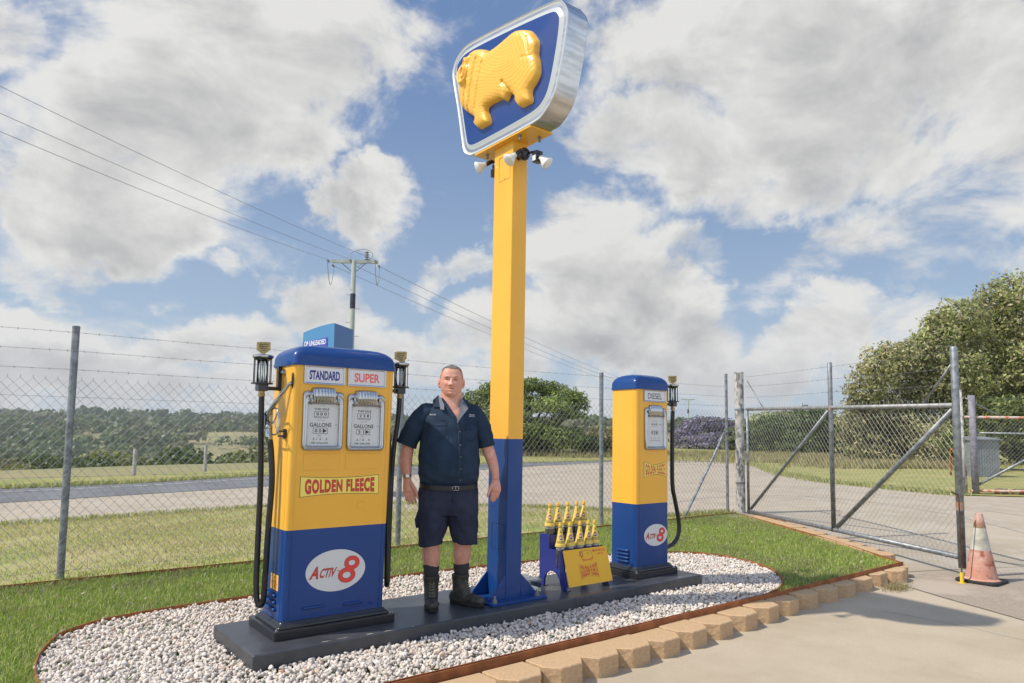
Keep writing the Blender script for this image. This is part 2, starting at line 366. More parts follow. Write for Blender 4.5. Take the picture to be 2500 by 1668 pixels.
strip('road_line',[(-14,15.6),(-5,18.3),(.8,19.5),(3.6,20.1),(7.6,21.7),(15.4,25.6)],.12,mat('road_paint',(.55,.55,.52),.7,col2=(.25,.25,.25),vs=3),.016)
m_straw=mat('dry_grass_ground',(.30,.27,.085),.95,col2=(.22,.235,.06),vs=.35,c3=(.36,.31,.12),s3=1.5,bump=.5,bs=8,bdist=.05,detail=12)
crest=[(-14,20.0),(-5,22.6),(.9,24.0),(4.1,24.5),(8.9,27.0),(17.2,32)]
grassy=[(-14,16.4),(-5,19.1),(.8,20.6),(3.6,21.15),(7.6,22.8),(15.4,26.8),(22.9,27.8),(31,28.0),(35.1,24.1),(31.1,20.1),(25,15.1),(22.1,11.8),(20.9,9.1),(20.3,7.4),(24,3),(30,-10),(90,-10),(160,60),(120,130),(40,90)]+crest[::-1]
sheet('grass_bank',grassy,m_straw,.02)
# verge between fence and driveway
verge=[(-8,8.0),(11.7,8.0),(10.1,8.25),(9.8,9.7),(9.0,10.9),(7.1,12.95),(4.6,13.6),(2.3,13.3),(.5,13.0),(-8,11)]
m_verge=mat('verge_ground',(.34,.32,.11),.95,col2=(.38,.32,.16),vs=2.,c3=(.25,.30,.08),s3=.8,bump=.6,bs=25,bdist=.03)
sheet('grass_verge',verge,m_verge,-.002)
lawnp=[(-8,8.0),(11.62,8.0),(8.70,3.80),(1.0,3.74),(-1,3.0),(-3,-2),(-8,-2)]
m_lawn=mat('lawn_soil',(.10,.15,.04),.95,var=.4,vs=8)
sheet('lawn_base',lawnp,m_lawn,-.016)
# lie of the land: crest, valley, ridge
def terr(x,y):
    d=.6147*x+.7888*y; l=.7888*x-.6147*y; t=l/max(d,.1)
    cr=19.0+(max(t,-1.5)+.72)*28
    A=1-smoothstep(t,-.12,.12); A2=1-smoothstep(t,-.10,.30)
    z=-.35*(1-smoothstep(d,15,20)) -.06
    e=max(d-cr-1,0)
    z-=A*(24*smoothstep(e,0,150))
    n=2.2*math.sin(x*.021+1.3)*math.cos(y*.017)+1.3*math.sin(x*.05+y*.043)
    rise=smoothstep(d,180,900); z+=A*n*smoothstep(d,90,200)
    z+= (24*A+7+5*A2)*rise
    return z
def terr_mesh():
    V=[];Fc=[]; ds=[12,16,18,20,22,24,27,30,34,39,45,52,60,70,82,96,112,130,150,175,200,230,265,300,340,390,440,500,560,640,720,800,900,1000,1200,1500]
    ts=[-1.9+i*.045 for i in range(100)]
    for d in ds:
        for t in ts:
            l=t*d; x=.6147*d+.7888*l; y=.7888*d-.6147*l; V.append((x,y,terr(x,y)))
    n=len(ts)
    for i in range(len(ds)-1):
        for j in range(n-1): a=i*n+j; Fc.append((a,a+1,a+n+1,a+n))
    return V,Fc
m_field=mat('pasture',(.30,.25,.115),.95,col2=(.17,.185,.075),vs=.02,c3=(.33,.26,.13),s3=.006,bump=.3,bs=.6,bdist=.3,detail=8,coord='Object')
V_,F_=terr_mesh(); tag(npmesh('terrain',V_,F_,m_field,smooth=True),kind='structure')

# grass blades as one object each
def tintmat(name,base,rough=.6,trans=0.,spec=.3):
    m=bpy.data.materials.new(name); m.use_nodes=True; t=m.node_tree; b=t.nodes['Principled BSDF']
    a=N(t,'ShaderNodeAttribute',attribute_name='tint'); t.links.new(a.outputs['Color'],b.inputs['Base Color']); b.inputs['Roughness'].default_value=rough; b.inputs['Specular IOR Level'].default_value=spec
    if trans:
        tl=N(t,'ShaderNodeBsdfTranslucent'); t.links.new(a.outputs['Color'],tl.inputs[0]); mx=N(t,'ShaderNodeMixShader'); mx.inputs[0].default_value=trans
        o=t.nodes['Material Output']; t.links.new(b.outputs[0],mx.inputs[1]); t.links.new(tl.outputs[0],mx.inputs[2]); t.links.new(mx.outputs[0],o.inputs[0])
    return m
m_leaf=tintmat('foliage',None,.45,.35); m_pebble=tintmat('pebble_stone',None,.75)
m_blade=tintmat('grass_blade',None,.6,.35)
def inpoly(P,poly):
    x,y=P[:,0],P[:,1]; c=np.zeros(len(P),bool); n=len(poly); j=n-1
    for i in range(n):
        xi,yi=poly[i][:2]; xj,yj=poly[j][:2]
        with np.errstate(divide='ignore',invalid='ignore'):
            c^=((yi>y)!=(yj>y))&(x<(xj-xi)*(y-yi)/(yj-yi+1e-12)+xi)
        j=i
    return c
def vnoise(P,s,seed=0):
    r=np.random.default_rng(seed); t=np.zeros(len(P))
    for k in range(6):
        a=r.uniform(0,2*pi); f=s*(1.5**k)*.6; t+=np.sin(P[:,0]*math.cos(a)*f+P[:,1]*math.sin(a)*f+r.uniform(0,6))*np.cos(P[:,0]*math.sin(a*1.7)*f*.8-P[:,1]*math.cos(a*1.3)*f+r.uniform(0,6))/(1+.4*k)
    return t/3
def in_view(P,m=.25):
    q=(P-np.array([0,0,H]))@R; x=CX+F*q[:,0]/q[:,2]; y=CY+F*q[:,1]/q[:,2]
    return (q[:,2]>.3)&(x>-2500*m)&(x<2500*(1+m))&(y<1668*(1+m)+80)
def blades(name,P,h,w,cols,label,cat=None,lean=.5):
    n=len(P); a=RNG.uniform(0,2*pi,n); dx=np.stack([np.cos(a),np.sin(a),np.zeros(n)],1)
    b=RNG.uniform(0,2*pi,n); ln=RNG.uniform(.1,1,n)[:,None]*lean*h[:,None]
    lv=np.stack([np.cos(b),np.sin(b),np.zeros(n)],1)*ln
    up=np.array([0,0,1.])
    W_=w[:,None]/2
    v0=P-dx*W_; v1=P+dx*W_; mid=P+up*h[:,None]*.6+lv*.35; v2=mid+dx*W_*.8; v3=mid-dx*W_*.8; v4=P+up*(h*RNG.uniform(.75,1,n))[:,None]+lv
    V=np.stack([v0,v1,v2,v3,v4],1).reshape(-1,3); i=np.arange(n)*5
    Fq=np.concatenate([np.stack([i,i+1,i+2],1),np.stack([i,i+2,i+3],1),np.stack([i+3,i+2,i+4],1)])
    cc=np.repeat(np.concatenate([cols,np.ones((n,1))],1),5,0)
    o=npmesh(name,V,Fq,m_blade,colors=cc); return tag(o,label,cat,kind='stuff')
def pal(n,cols,wts=None):
    c=np.array(cols); i=RNG.choice(len(c),n,p=wts); return c[i]*RNG.uniform(.8,1.2,(n,1))

bed=[(.42,4.95),(.44,5.3),(.50,5.6),(.62,5.93),(.84,6.14),(1.15,6.26),(1.6,6.31),(2.2,6.35),(3.0,6.38),(3.8,6.38),(4.6,6.34),(5.3,6.26),(6.0,6.13),(6.6,5.97),(7.05,5.75),(7.27,5.5),(7.34,5.2),(7.26,4.8),(7.05,4.42),(6.75,4.12),(6.4,3.9),(6.0,3.77),(5.4,3.74),(2.0,3.72),(1.4,3.75),(.95,3.9),(.65,4.15),(.48,4.5)]
def scat(n,x0,x1,y0,y1,poly,z,ex=None,view=True):
    P=np.stack([RNG.uniform(x0,x1,n),RNG.uniform(y0,y1,n),np.full(n,z)],1); k=inpoly(P,poly)
    if ex is not None: k&=~inpoly(P,ex)
    if view: k&=in_view(P)
    return P[k]
P=scat(330000,-2.,11.7,2.5,8.0,lawnp,-.018,ex=bed)
dist=np.hypot(P[:,0],P[:,1]); P=P[RNG.uniform(0,1,len(P))<np.clip((9.5/np.maximum(dist,5))**1.0,0,1)]
n=len(P); nz=vnoise(P,3.,1); nz2=vnoise(P,9.,5)
cols=pal(n,[(.27,.36,.06),(.35,.44,.09),(.45,.50,.15),(.54,.53,.22),(.62,.56,.32)],[.33,.32,.2,.1,.05])
dry=(nz+nz2*.7>.22)&(RNG.uniform(0,1,n)<.42); cols[dry]=pal(dry.sum(),[(.30,.29,.12),(.38,.34,.19)])
lawn=blades('lawn_grass',P,RNG.uniform(.028,.062,n)*(1+.25*nz2),RNG.uniform(.004,.0075,n),cols,'short green lawn growing around the pebble bed inside the fence','grass',.8)
P=scat(150000,-2.5,11.5,8.0,14,verge,-.004)
n=len(P); nz=vnoise(P,1.2,2); nr=np.clip((P[:,1]-8)/1.3,0,1)
cols=pal(n,[(.46,.445,.16),(.56,.50,.22),(.58,.50,.29),(.36,.38,.12)],[.30,.28,.26,.16])
gr=(nr<RNG.uniform(0,.8,n))|(nz>.5); cols[gr]=pal(gr.sum(),[(.28,.38,.07),(.38,.46,.10),(.48,.52,.14)])
ok=RNG.uniform(0,1,n)<np.clip(.62+.9*vnoise(P,3.5,9)+.4*nz,.12,1); P=P[ok]; cols=cols[ok]; n=len(P)
blades('verge_grass',P,RNG.uniform(.02,.055,n),RNG.uniform(.005,.011,n),cols,'patchy yellow green verge grass outside the chain-link fence','grass',.9)
P=[]
for _ in range(420):
    a=gp(2186+max(-40,min(40,random.gauss(0,17))),1438+random.gauss(0,4),-.145); P.append((a[0],a[1],-.147))
P=np.array(P); n=len(P); blades('straw_clump',P,RNG.uniform(.03,.10,n),RNG.uniform(.003,.006,n),pal(n,[(.42,.34,.19),(.34,.27,.14),(.30,.29,.14)]),'small clump of dead straw at the foot of the edging blocks','grass',1.6)
P=np.array([(random.uniform(-.5,9.5),random.uniform(4,7.9),.012) for _ in range(900)]); P=P[inpoly(P,lawnp)&~inpoly(P,bed)]; n=len(P)
blades('fallen_leaves',P,RNG.uniform(.015,.03,n),RNG.uniform(.010,.022,n),pal(n,[(.45,.36,.24),(.36,.25,.15),(.52,.46,.36)]),'dry fallen leaf scraps scattered over the lawn','leaf litter',2.5)
# longer straw by the bushes beyond the road
PL=[]
for x,y,dx,dy,k in [(1290,1108,260,9,2600),(1440,1113,150,8,1500),(1560,1112,180,5,900),(1730,1112,200,5,1300),(2000,1125,280,9,3800),(2200,1138,240,10,3800),(1900,1118,200,7,2200),]:
    for _ in range(int(k*1.8)):
        p=gp(x+random.gauss(0,dx*.45),y+min(random.gauss(0,dy*.45),dy*.8)); PL.append((p[0],p[1],.0))
P=np.array(PL); n=len(P)
blades('tall_dry_grass',P,RNG.uniform(.12,.5,n),RNG.uniform(.025,.05,n),pal(n,[(.42,.36,.19),(.30,.27,.10),(.24,.25,.08),(.42,.35,.20)]),'tall straw coloured grass along the foot of the bushes','grass',.6)

# ragged grass along the driveway and bank edges
PL=[]
def edge_scatter(poly,n,w):
    for _ in range(n):
        i=random.randrange(len(poly)-1); a,b=poly[i],poly[i+1]; t=random.random(); PL.append((a[0]+(b[0]-a[0])*t+random.gauss(0,w),a[1]+(b[1]-a[1])*t+random.gauss(0,w),.0))
PL=[]
edge_scatter([(35.1,24.1),(31.1,20.1),(25,15.1),(22.1,11.8)],2500,.22); edge_scatter([(25,15.1),(22.1,11.8),(20.9,9.1),(20.3,7.4)],2600,.14); edge_scatter([(-5,19.15),(.8,20.65),(3.6,21.2),(7.6,22.9),(15.4,26.9),(31,28.2)],3000,.16)
edge_scatter([(11.6,8.15),(10.1,8.35),(9.8,9.7),(9.0,10.9),(7.1,12.95),(4.6,13.6),(2.3,13.3),(.5,13.0),(-4,11.9)],5200,.10)
P=np.array(PL); n=len(P); dd=np.hypot(P[:,0],P[:,1]); blades('edge_grass',P,RNG.uniform(.04,.10,n)*(1+(dd>17)*.8),RNG.uniform(.008,.02,n)*(1+(dd>17)*.8),pal(n,[(.38,.40,.13),(.46,.44,.18),(.30,.34,.10)]),'ragged tufts of grass along the edges of the driveway and road','grass',.9)

# pebbles
def ico(sub=1):
    t=(1+5**.5)/2; v=[(-1,t,0),(1,t,0),(-1,-t,0),(1,-t,0),(0,-1,t),(0,1,t),(0,-1,-t),(0,1,-t),(t,0,-1),(t,0,1),(-t,0,-1),(-t,0,1)]
    f=[(0,11,5),(0,5,1),(0,1,7),(0,7,10),(0,10,11),(1,5,9),(5,11,4),(11,10,2),(10,7,6),(7,1,8),(3,9,4),(3,4,2),(3,2,6),(3,6,8),(3,8,9),(4,9,5),(2,4,11),(6,2,10),(8,6,7),(9,8,1)]
    v=[np.array(a)/np.linalg.norm(a) for a in v]
    for _ in range(sub):
        c={};nf=[]
        def mid(a,b):
            k=(min(a,b),max(a,b))
            if k not in c: m=v[a]+v[b]; v.append(m/np.linalg.norm(m)); c[k]=len(v)-1
            return c[k]
        for a,b,d in f: ab,bd,da=mid(a,b),mid(b,d),mid(d,a); nf+=[(a,ab,da),(b,bd,ab),(d,da,bd),(ab,bd,da)]
        f=nf
    return np.array(v),np.array(f)
IV,IF=ico(1)
def rocks(name,P,size,cols,flat=.65):
    n=len(P); k=len(IV); A=RNG.normal(size=(n,3,3)); Q,_=np.linalg.qr(A)
    sc=np.stack([size*RNG.uniform(.85,1.35,n),size*RNG.uniform(.7,1.0,n),size*RNG.uniform(.5,.8,n)],1)
    base=IV[None]*(1+RNG.uniform(-.23,.23,(n,k,1)))
    v=np.einsum('nij,nkj->nki',Q,base*sc[:,None,:]); v+=P[:,None,:]
    Fc=(IF[None]+(np.arange(n)*k)[:,None,None]).reshape(-1,3)
    cc=np.repeat(np.concatenate([cols,np.ones((n,1))],1),k,0)
    return npmesh(name,v.reshape(-1,3),Fc,m_pebble,smooth=True,colors=cc)
slabp=[(1.44,4.32),(5.70,4.32),(5.70,5.15),(1.44,5.15)]
def pebset(n,z,sz0,sz1):
    P=scat(n,.4,7.4,3.76,6.4,bed,z,ex=slabp); sdx=np.maximum(np.maximum(1.44-P[:,0],P[:,0]-5.7),0); sdy=np.maximum(np.maximum(4.32-P[:,1],P[:,1]-5.15),0); P[:,2]-=.036*np.clip(np.hypot(sdx,sdy)/.55,0,1)**1.2; P[:,2]+=RNG.uniform(-.008,.012,len(P)); return P,RNG.uniform(sz0,sz1,len(P))
P1,s1=pebset(40000,.016,.009,.0155); P2,s2=pebset(20000,.028,.009,.0175); P3,s3=pebset(700,.038,.013,.021)
P=np.concatenate([P1,P2,P3]); sz=np.concatenate([s1,s2,s3]); n=len(P)
cols=pal(n,[(.60,.53,.455),(.66,.60,.535),(.55,.48,.41),(.48,.425,.37),(.54,.41,.31),(.44,.28,.20)],[.38,.32,.18,.08,.03,.01])
tag(rocks('pebbles',P,sz,cols),'white and cream river pebbles filling the oval garden bed','pebbles',kind='stuff')
sheet('pebble_bed_base',bed,mat('pebble_bed_soil',(.52,.46,.39),.95,var=.3,vs=20),-.022)

# steel edging
def ribbon(mb,pts,z0,z1,th,closed=False):
    n=len(pts); rings=[]
    for i,p in enumerate(pts):
        a=Vector(pts[(i-1)%n] if closed else pts[max(i-1,0)]); b=Vector(pts[(i+1)%n] if closed else pts[min(i+1,n-1)])
        t=(b-a).normalized(); q=Vector((-t.y,t.x))*th/2; p=Vector(p)
        rings.append([(p.x-q.x,p.y-q.y,z0),(p.x+q.x,p.y+q.y,z0),(p.x+q.x,p.y+q.y,z1),(p.x-q.x,p.y-q.y,z1)])
    if closed: rings.append(rings[0])
    mb.loft(rings,not closed,not closed)
mb=MB(); ribbon(mb,dens(bed,.12,True),-.08,.022,.007,True)
put30('garden_edging',mb,m_rust); tag(bpy.data.objects['garden_edging'],'rusty steel edging curving round the oval pebble bed','edging')
mb=MB(); ribbon(mb,[(-4,7.98),(2,7.97),(6,7.99),(11.6,8.0)],-.05,.024,.008)
tag(put('garden_edging',mb,m_rust),'rusty steel edging strip along the foot of the fence','edging')
mb=MB(); ribbon(mb,dens([(.6,3.66),(2.2,3.68),(4.4,3.70),(6.6,3.735),(8.71,3.76)],.4),-.10,.024,.007); ribbon(mb,dens([(8.714,3.765),(9.9,5.35),(11.62,7.98)],.5),-.10,.014,.007)
tag(put('garden_edging',mb,m_rust),'rusty steel edging behind the sandstone blocks, turning up the gate side','edging')

# blocks: one block with bevelled front corners, copied
m_stone=mat('split_sandstone_block',(.54,.37,.215),.92,col2=(.43,.28,.15),vs=55,c3=(.47,.32,.17),s3=4.,bump=.6,bs=150,bdist=.006,lo=.3,hi=.7)
def block_mesh():
    import bmesh
    w,dp_,hh,c=.167,.27,.16,.082
    poly=[(-w,dp_),(-w,c+.01),(-w+c*.95,0),(w-c*.95,0),(w,c+.01),(w,dp_)]
    bm=bmesh.new(); vs=[bm.verts.new((x,y,0)) for x,y in poly]; f=bm.faces.new(vs)
    r=bmesh.ops.extrude_face_region(bm,geom=[f]); 
    for v in [g for g in r['geom'] if isinstance(g,bmesh.types.BMVert)]: v.co.z=hh
    bmesh.ops.recalc_face_normals(bm,faces=bm.faces)
    bmesh.ops.bevel(bm,geom=bm.edges[:],offset=.006,segments=1,affect='EDGES')
    bmesh.ops.triangulate(bm,faces=[f for f in bm.faces if len(f.verts)>4])
    for _ in range(3): bmesh.ops.subdivide_edges(bm,edges=[e for e in bm.edges if e.calc_length()>.028],cuts=1,use_grid_fill=True)
    for v in bm.verts:
        if v.co.y<.07:
            k=.0018 if v.co.z<hh-.008 else .0003
            v.co+=Vector((random.uniform(-k,k)*.6,random.uniform(-k,k)*1.3,random.uniform(-k,k)*.5))
    me=bpy.data.meshes.new('retaining_block'); bm.to_mesh(me); bm.free(); me.materials.append(m_stone); return me
bms=[block_mesh() for _ in range(3)]
front=[(1.50,3.385),(1.86,3.39),(2.21,3.39),(2.56,3.395),(2.91,3.40),(3.26,3.405),(3.60,3.415),(3.93,3.42),(4.27,3.43),(4.62,3.45),(4.99,3.475),(5.37,3.50),(5.75,3.53),(6.13,3.565),(6.51,3.59),(6.90,3.605),(7.29,3.62),(7.70,3.64),(8.11,3.67)]
nb=len(front); BL=[]
for i,(xr,y) in enumerate(front):   # xr is the right end of each face
    a=math.atan2(front[min(i+1,nb-1)][1]-front[max(i-1,0)][1],front[min(i+1,nb-1)][0]-front[max(i-1,0)][0])
    BL.append((xr-.175+.06,y-.02,a))
BL+=[(8.38,3.60,rad(10)),(8.72,3.72,rad(28)),(8.93,3.98,rad(62))]
t0=(9.02,4.10); t1=(11.75,7.85); L=math.hypot(t1[0]-t0[0],t1[1]-t0[1]); ux,uy=(t1[0]-t0[0])/L,(t1[1]-t0[1])/L
k=int(L/.36)
for i in range(k): q=.27+i*.36; BL.append((t0[0]+ux*q+uy*.235,t0[1]+uy*q-ux*.235,math.atan2(uy,ux)))
nf=nb
ordw=['first','second','third','fourth','fifth','sixth','seventh','eighth','ninth','tenth','eleventh','twelfth','thirteenth','fourteenth','fifteenth','sixteenth','seventeenth','eighteenth','nineteenth','twentieth','twenty-first','twenty-second']
for i,(x,y,a) in enumerate(BL):
    o=bpy.data.objects.new('retaining_block',bms[i%3]); C.objects.link(o)
    top=(-.015 if i<nf+3 else .012)+random.uniform(-.007,.005); o.location=(x,y,top-.16); o.rotation_euler=(random.uniform(-.01,.01),random.uniform(-.01,.01),a+random.uniform(-.022,.022))
    if i==5: lab='tan split-faced block with a dark smudge on its front face'
    elif i<nf: lab='tan split-faced block in the front row, %s counted back from the rounded corner'%ordw[nf-1-i]
    elif i==nf: lab='tan block starting the turn of the rounded corner by the gate end'
    elif i==nf+1: lab='tan block at the very tip of the rounded corner'
    elif i==nf+2: lab='tan block just past the tip, first on the gate side'
    else: lab='tan block under the gate rail, %s from the corner along the lawn edge'%ordw[min(i-nf-3,21)]
    tag(o,lab,'block','sandstone retaining blocks edging the garden')
mb=MB(); mb.ell((0,0,0),(.012,.003,.012),10,6)
# plinth
mb=MB(); mb.smooth=False; mb.box(1.435,5.705,4.315,5.155,-.04,.12)
m_slab=mat('painted_plinth',(.038,.044,.050),.42,col2=(.060,.062,.068),vs=1.6,c3=(.04,.042,.047),s3=5,bump=.1,bs=14,coat=.15)
pl=put('concrete_plinth',mb,m_slab,bevel=.012,loc=(3.57,4.73,0)); tag(pl,'long low dark grey painted plinth carrying both fuel pumps and the sign pole','plinth')
chips=MB()
for (x,y,rx,ry,z) in [(2.35,4.325,.05,.006,.1215),(2.20,4.33,.03,.008,.1215),(2.02,4.345,.055,.004,.1215),(1.90,4.34,.04,.004,.1215),(2.52,4.32,.02,.005,.1215),(3.34,4.37,.02,.004,.1215)]:
    n=9; v=[(x+rx*math.cos(2*pi*j/n)*random.uniform(.6,1.1),y+ry*math.sin(2*pi*j/n)*random.uniform(.5,1.2),z) for j in range(n)]; chips.add(v,[tuple(range(n))])
put_each('paint_chip',chips,mat('bare_chip',(.45,.42,.34),.8),pl)

# ------------------------------------------------------------ fuel pumps
def flat(mb,poly,y,th=.002):   # a thin plate facing -Y, its front face at y
    mb.prism(poly,lambda a,b:(a,y,b),lambda a,b:(a,y+th,b)); return mb
def frame(mb,out,inn,y0,y1):   # ring between two outlines with the same count
    n=len(out); v=[(a,y0,b) for a,b in out]+[(a,y0+.003,b) for a,b in inn]+[(a,y1,b) for a,b in out]+[(a,y1,b) for a,b in inn]; f=[]
    for i in range(n):
        j=(i+1)%n; f+=[(i,j,n+j,n+i),(i,2*n+i,2*n+j,j),(n+i,n+j,3*n+j,3*n+i)]
    mb.add(v,f)
def FT(x0,x1,z0,z1,y,hz=0.,skew=0.,bow=0.,quad=True):
    def fn(u,v):
        zc=(z0+z1)/2; hh=(z1-z0)/2; b=1+bow*((2*u-1)**2-.5)
        return (x0+u*(x1-x0)+skew*v*(z1-z0), y, zc+(2*v-1)*hh*b)
    return fn
def bowtie(x0,x1,z0,z1,dip,n=14):
    top=[(x0+(x1-x0)*i/n, z1-dip*(1-(2*i/n-1)**2)) for i in range(n+1)]
    bot=[(x1-(x1-x0)*i/n, z0+dip*(1-(2*i/n-1)**2)) for i in range(n+1)]
    return top+bot
def badge_plate(parent,x0,x1,z0,z1,y,dip,bow,bold,bgmat,nm='name_plate',sp_=1.14,ol=True):
    e=MB(); flat(e,bowtie(x0,x1,z0,z1,dip),y-.0020,.002); p=put(nm,e,mat('dark_outline',(.05,.045,.02),.5),parent)
    e=MB(); flat(e,bowtie(x0+.003,x1-.003,z0+.003,z1-.003,dip),y-.0032,.002); put('plate_face',e,bgmat,p)
    mx=(x1-x0)*.06; mz=(z1-z0)*.17
    if ol: text('lettering',"GOLDEN FLEECE",FT(x0+mx,x1-mx,z0+mz,z1-mz,y-.0038,bow=bow),mat('dark_outline',(0,0,0)),p,bold=bold,grow=.020,spacing=sp_)
    text('lettering',"GOLDEN FLEECE",FT(x0+mx,x1-mx,z0+mz,z1-mz,y-.0044,bow=bow),m_red,p,bold=bold,spacing=sp_)
def activ(parent,cx,cz,a,b,y):
    n=40; e=MB(); flat(e,[(cx+a*math.cos(2*pi*i/n),cz+b*math.sin(2*pi*i/n)) for i in range(n)],y-.002,.0015)
    p=put('round_emblem',e,m_white,parent)
    sx=a/.215; blk=mat('dark_outline',(0,0,0))
    for g,mm,yy in ((.022,blk,y-.0028),(0,m_red,y-.0036)):
        text('lettering',"A",FT(cx-.190*sx,cx-.128*sx,cz-.042*b/.14,cz+.036*b/.14,yy,skew=.3),mm,p,bold=.018,grow=g)
        text('lettering',"CTIV",FT(cx-.122*sx,cx-.012*sx,cz-.040*b/.14,cz+.020*b/.14,yy,skew=.3),mm,p,bold=.014,grow=g)
    text('lettering',"-",FT(cx+.008*sx,cx+.026*sx,cz-.008,cz-.002,y-.0036),m_red,p)
    # the fat 8 as two rings
    e=MB();o=MB()
    for (ex,ez,ra,rb,k) in ((cx+.098*sx+.016*sx,cz+.040*b/.14,.055*sx,.046*b/.14,.5),(cx+.078*sx,cz-.040*b/.14,.062*sx,.050*b/.14,.52)):
        for q,g,yy in ((e,0,y-.0046),(o,.0022,y-.0030)):
            qn=32; O=[(ex+(ra+g)*math.cos(2*pi*i/qn),ez+(rb+g)*math.sin(2*pi*i/qn)) for i in range(qn)]; I=[(ex+(ra*k-g)*math.cos(2*pi*i/qn),ez+(rb*k*.9-g)*math.sin(2*pi*i/qn)) for i in range(qn)]
            v=[(s,yy,t) for s,t in O+I]; q.add(v,[(i,(i+1)%qn,qn+(i+1)%qn,qn+i) for i in range(qn)])
            v=[(s,yy+(.0003 if ez>cz else 0),t) for s,t in O+I]
    for q in (e,o):   # lift the upper ring a hair off the lower one
        h=len(q.v)//2
        for i in range(h): q.v[i]=(q.v[i][0],q.v[i][1]-.0003,q.v[i][2])
    put_each('lettering',o,blk,p); put_each('lettering',e,mat('bright_red_lettering',(.72,.05,.04),.4),p)
def gauge(parent,x0,x1,z0,z1,y,lines):
    r=.028; mb=MB(); mb.smooth=True
    out=rrect(x0,x1,z0,z1,r); w=(x1-x0)
    ix0,ix1,iz0,iz1=x0+w*.11,x1-w*.11,z0+.032,z1-.085
    inn=rrect(ix0,ix1,iz0,iz1,.010)
    def ringpts(t,yy): 
        return [((1-t)*a[0]+t*b[0],yy,(1-t)*a[1]+t*b[1]) for a,b in zip(out,inn)]
    mb.loft([ringpts(0,y),ringpts(0,y-.014),ringpts(.12,y-.024),ringpts(.30,y-.026),ringpts(.42,y-.018),ringpts(.55,y-.017),ringpts(.75,y-.024),ringpts(.9,y-.022),ringpts(1,y-.005)],False,False)
    g=put30('gauge_bezel',mb,m_chr,parent,ang=60)
    # ribbed hood
    mb=MB(); mb.smooth=True; hx0,hx1=x0+w*.20,x1-w*.20; nr=8
    N_=nr*6; rings=[]
    for k,(zz,pr) in enumerate([(z1-.088,.012),(z1-.078,.030),(z1-.03,.040),(z1+.006,.036),(z1+.022,.026),(z1+.028,.006)]):
        ring=[]
        for i in range(N_+1):
            u=i/N_; prof=math.sin(pi*min(max(u,0),1))**.35; b=.5+.5*math.cos((u*nr-.5)*2*pi)
            ring.append((hx0+u*(hx1-hx0),y-pr*prof-(.010*b if 0<k<5 else .003*b),zz-(.012*(1-prof) if k>3 else 0)))
        ring+= [(hx1-.002,y-.001,ring[-1][2]),(hx0+.002,y-.001,ring[0][2])]; rings.append(ring)
    mb.loft(rings); put30('gauge_hood',mb,m_chr,g,ang=70)
    mb=MB()
    for s in (-1,1):
        xx=(hx0 if s<0 else hx1); mb.tube([(xx-s*.002+s*.012,y-.02,z1-.09),(xx+s*.012,y-.030,z1-.04),(xx+s*.010,y-.02,z1-.004)],.0075,8)
    put_each('gauge_hood_rib',mb,m_chr,g,smooth=True)
    mb=MB(); flat(mb,rrect(ix0-.004,ix1+.004,iz0-.004,iz1+.004,.01),y-.004,.003); d=put('dial',mb,m_dial,g)
    cx=(ix0+ix1)/2; W_=ix1-ix0; H_=iz1-iz0; yy=y-.0050
    for (s,u0,u1,v0,v1,bd) in lines:
        if s.startswith('['):
            k=MB(); a,b,c,e=ix0+u0*W_,ix0+u1*W_,iz0+v0*H_,iz0+v1*H_; t=.0022
            k.box(a,b,yy-.0004,yy,c,c+t); k.box(a,b,yy-.0004,yy,e-t,e); k.box(a,a+t,yy-.0004,yy,c+t,e-t); k.box(b-t,b,yy-.0004,yy,c+t,e-t)
            if len(s)>1:
                q=b-(b-a)*.34; k.add([(q,yy-.0002,c+.005),(b-.005,yy-.0002,(c+e)/2),(q,yy-.0002,e-.005)],[(0,1,2)])
            put('counter_window',k,m_ink,d)
        else: text('lettering',s,FT(ix0+u0*W_,ix0+u1*W_,iz0+v0*H_,iz0+v1*H_,yy),m_ink,d,bold=bd)
    k=MB(); k.lathe([(.003,0),(.003,.002)],(ix1-W_*.07,yy,iz0+H_*.50),8,(0,-1,0)); k.lathe([(.002,0),(.002,.002)],(cx,yy,iz1-.012),8,(0,-1,0)); put_each('pin',k,m_ink,d)
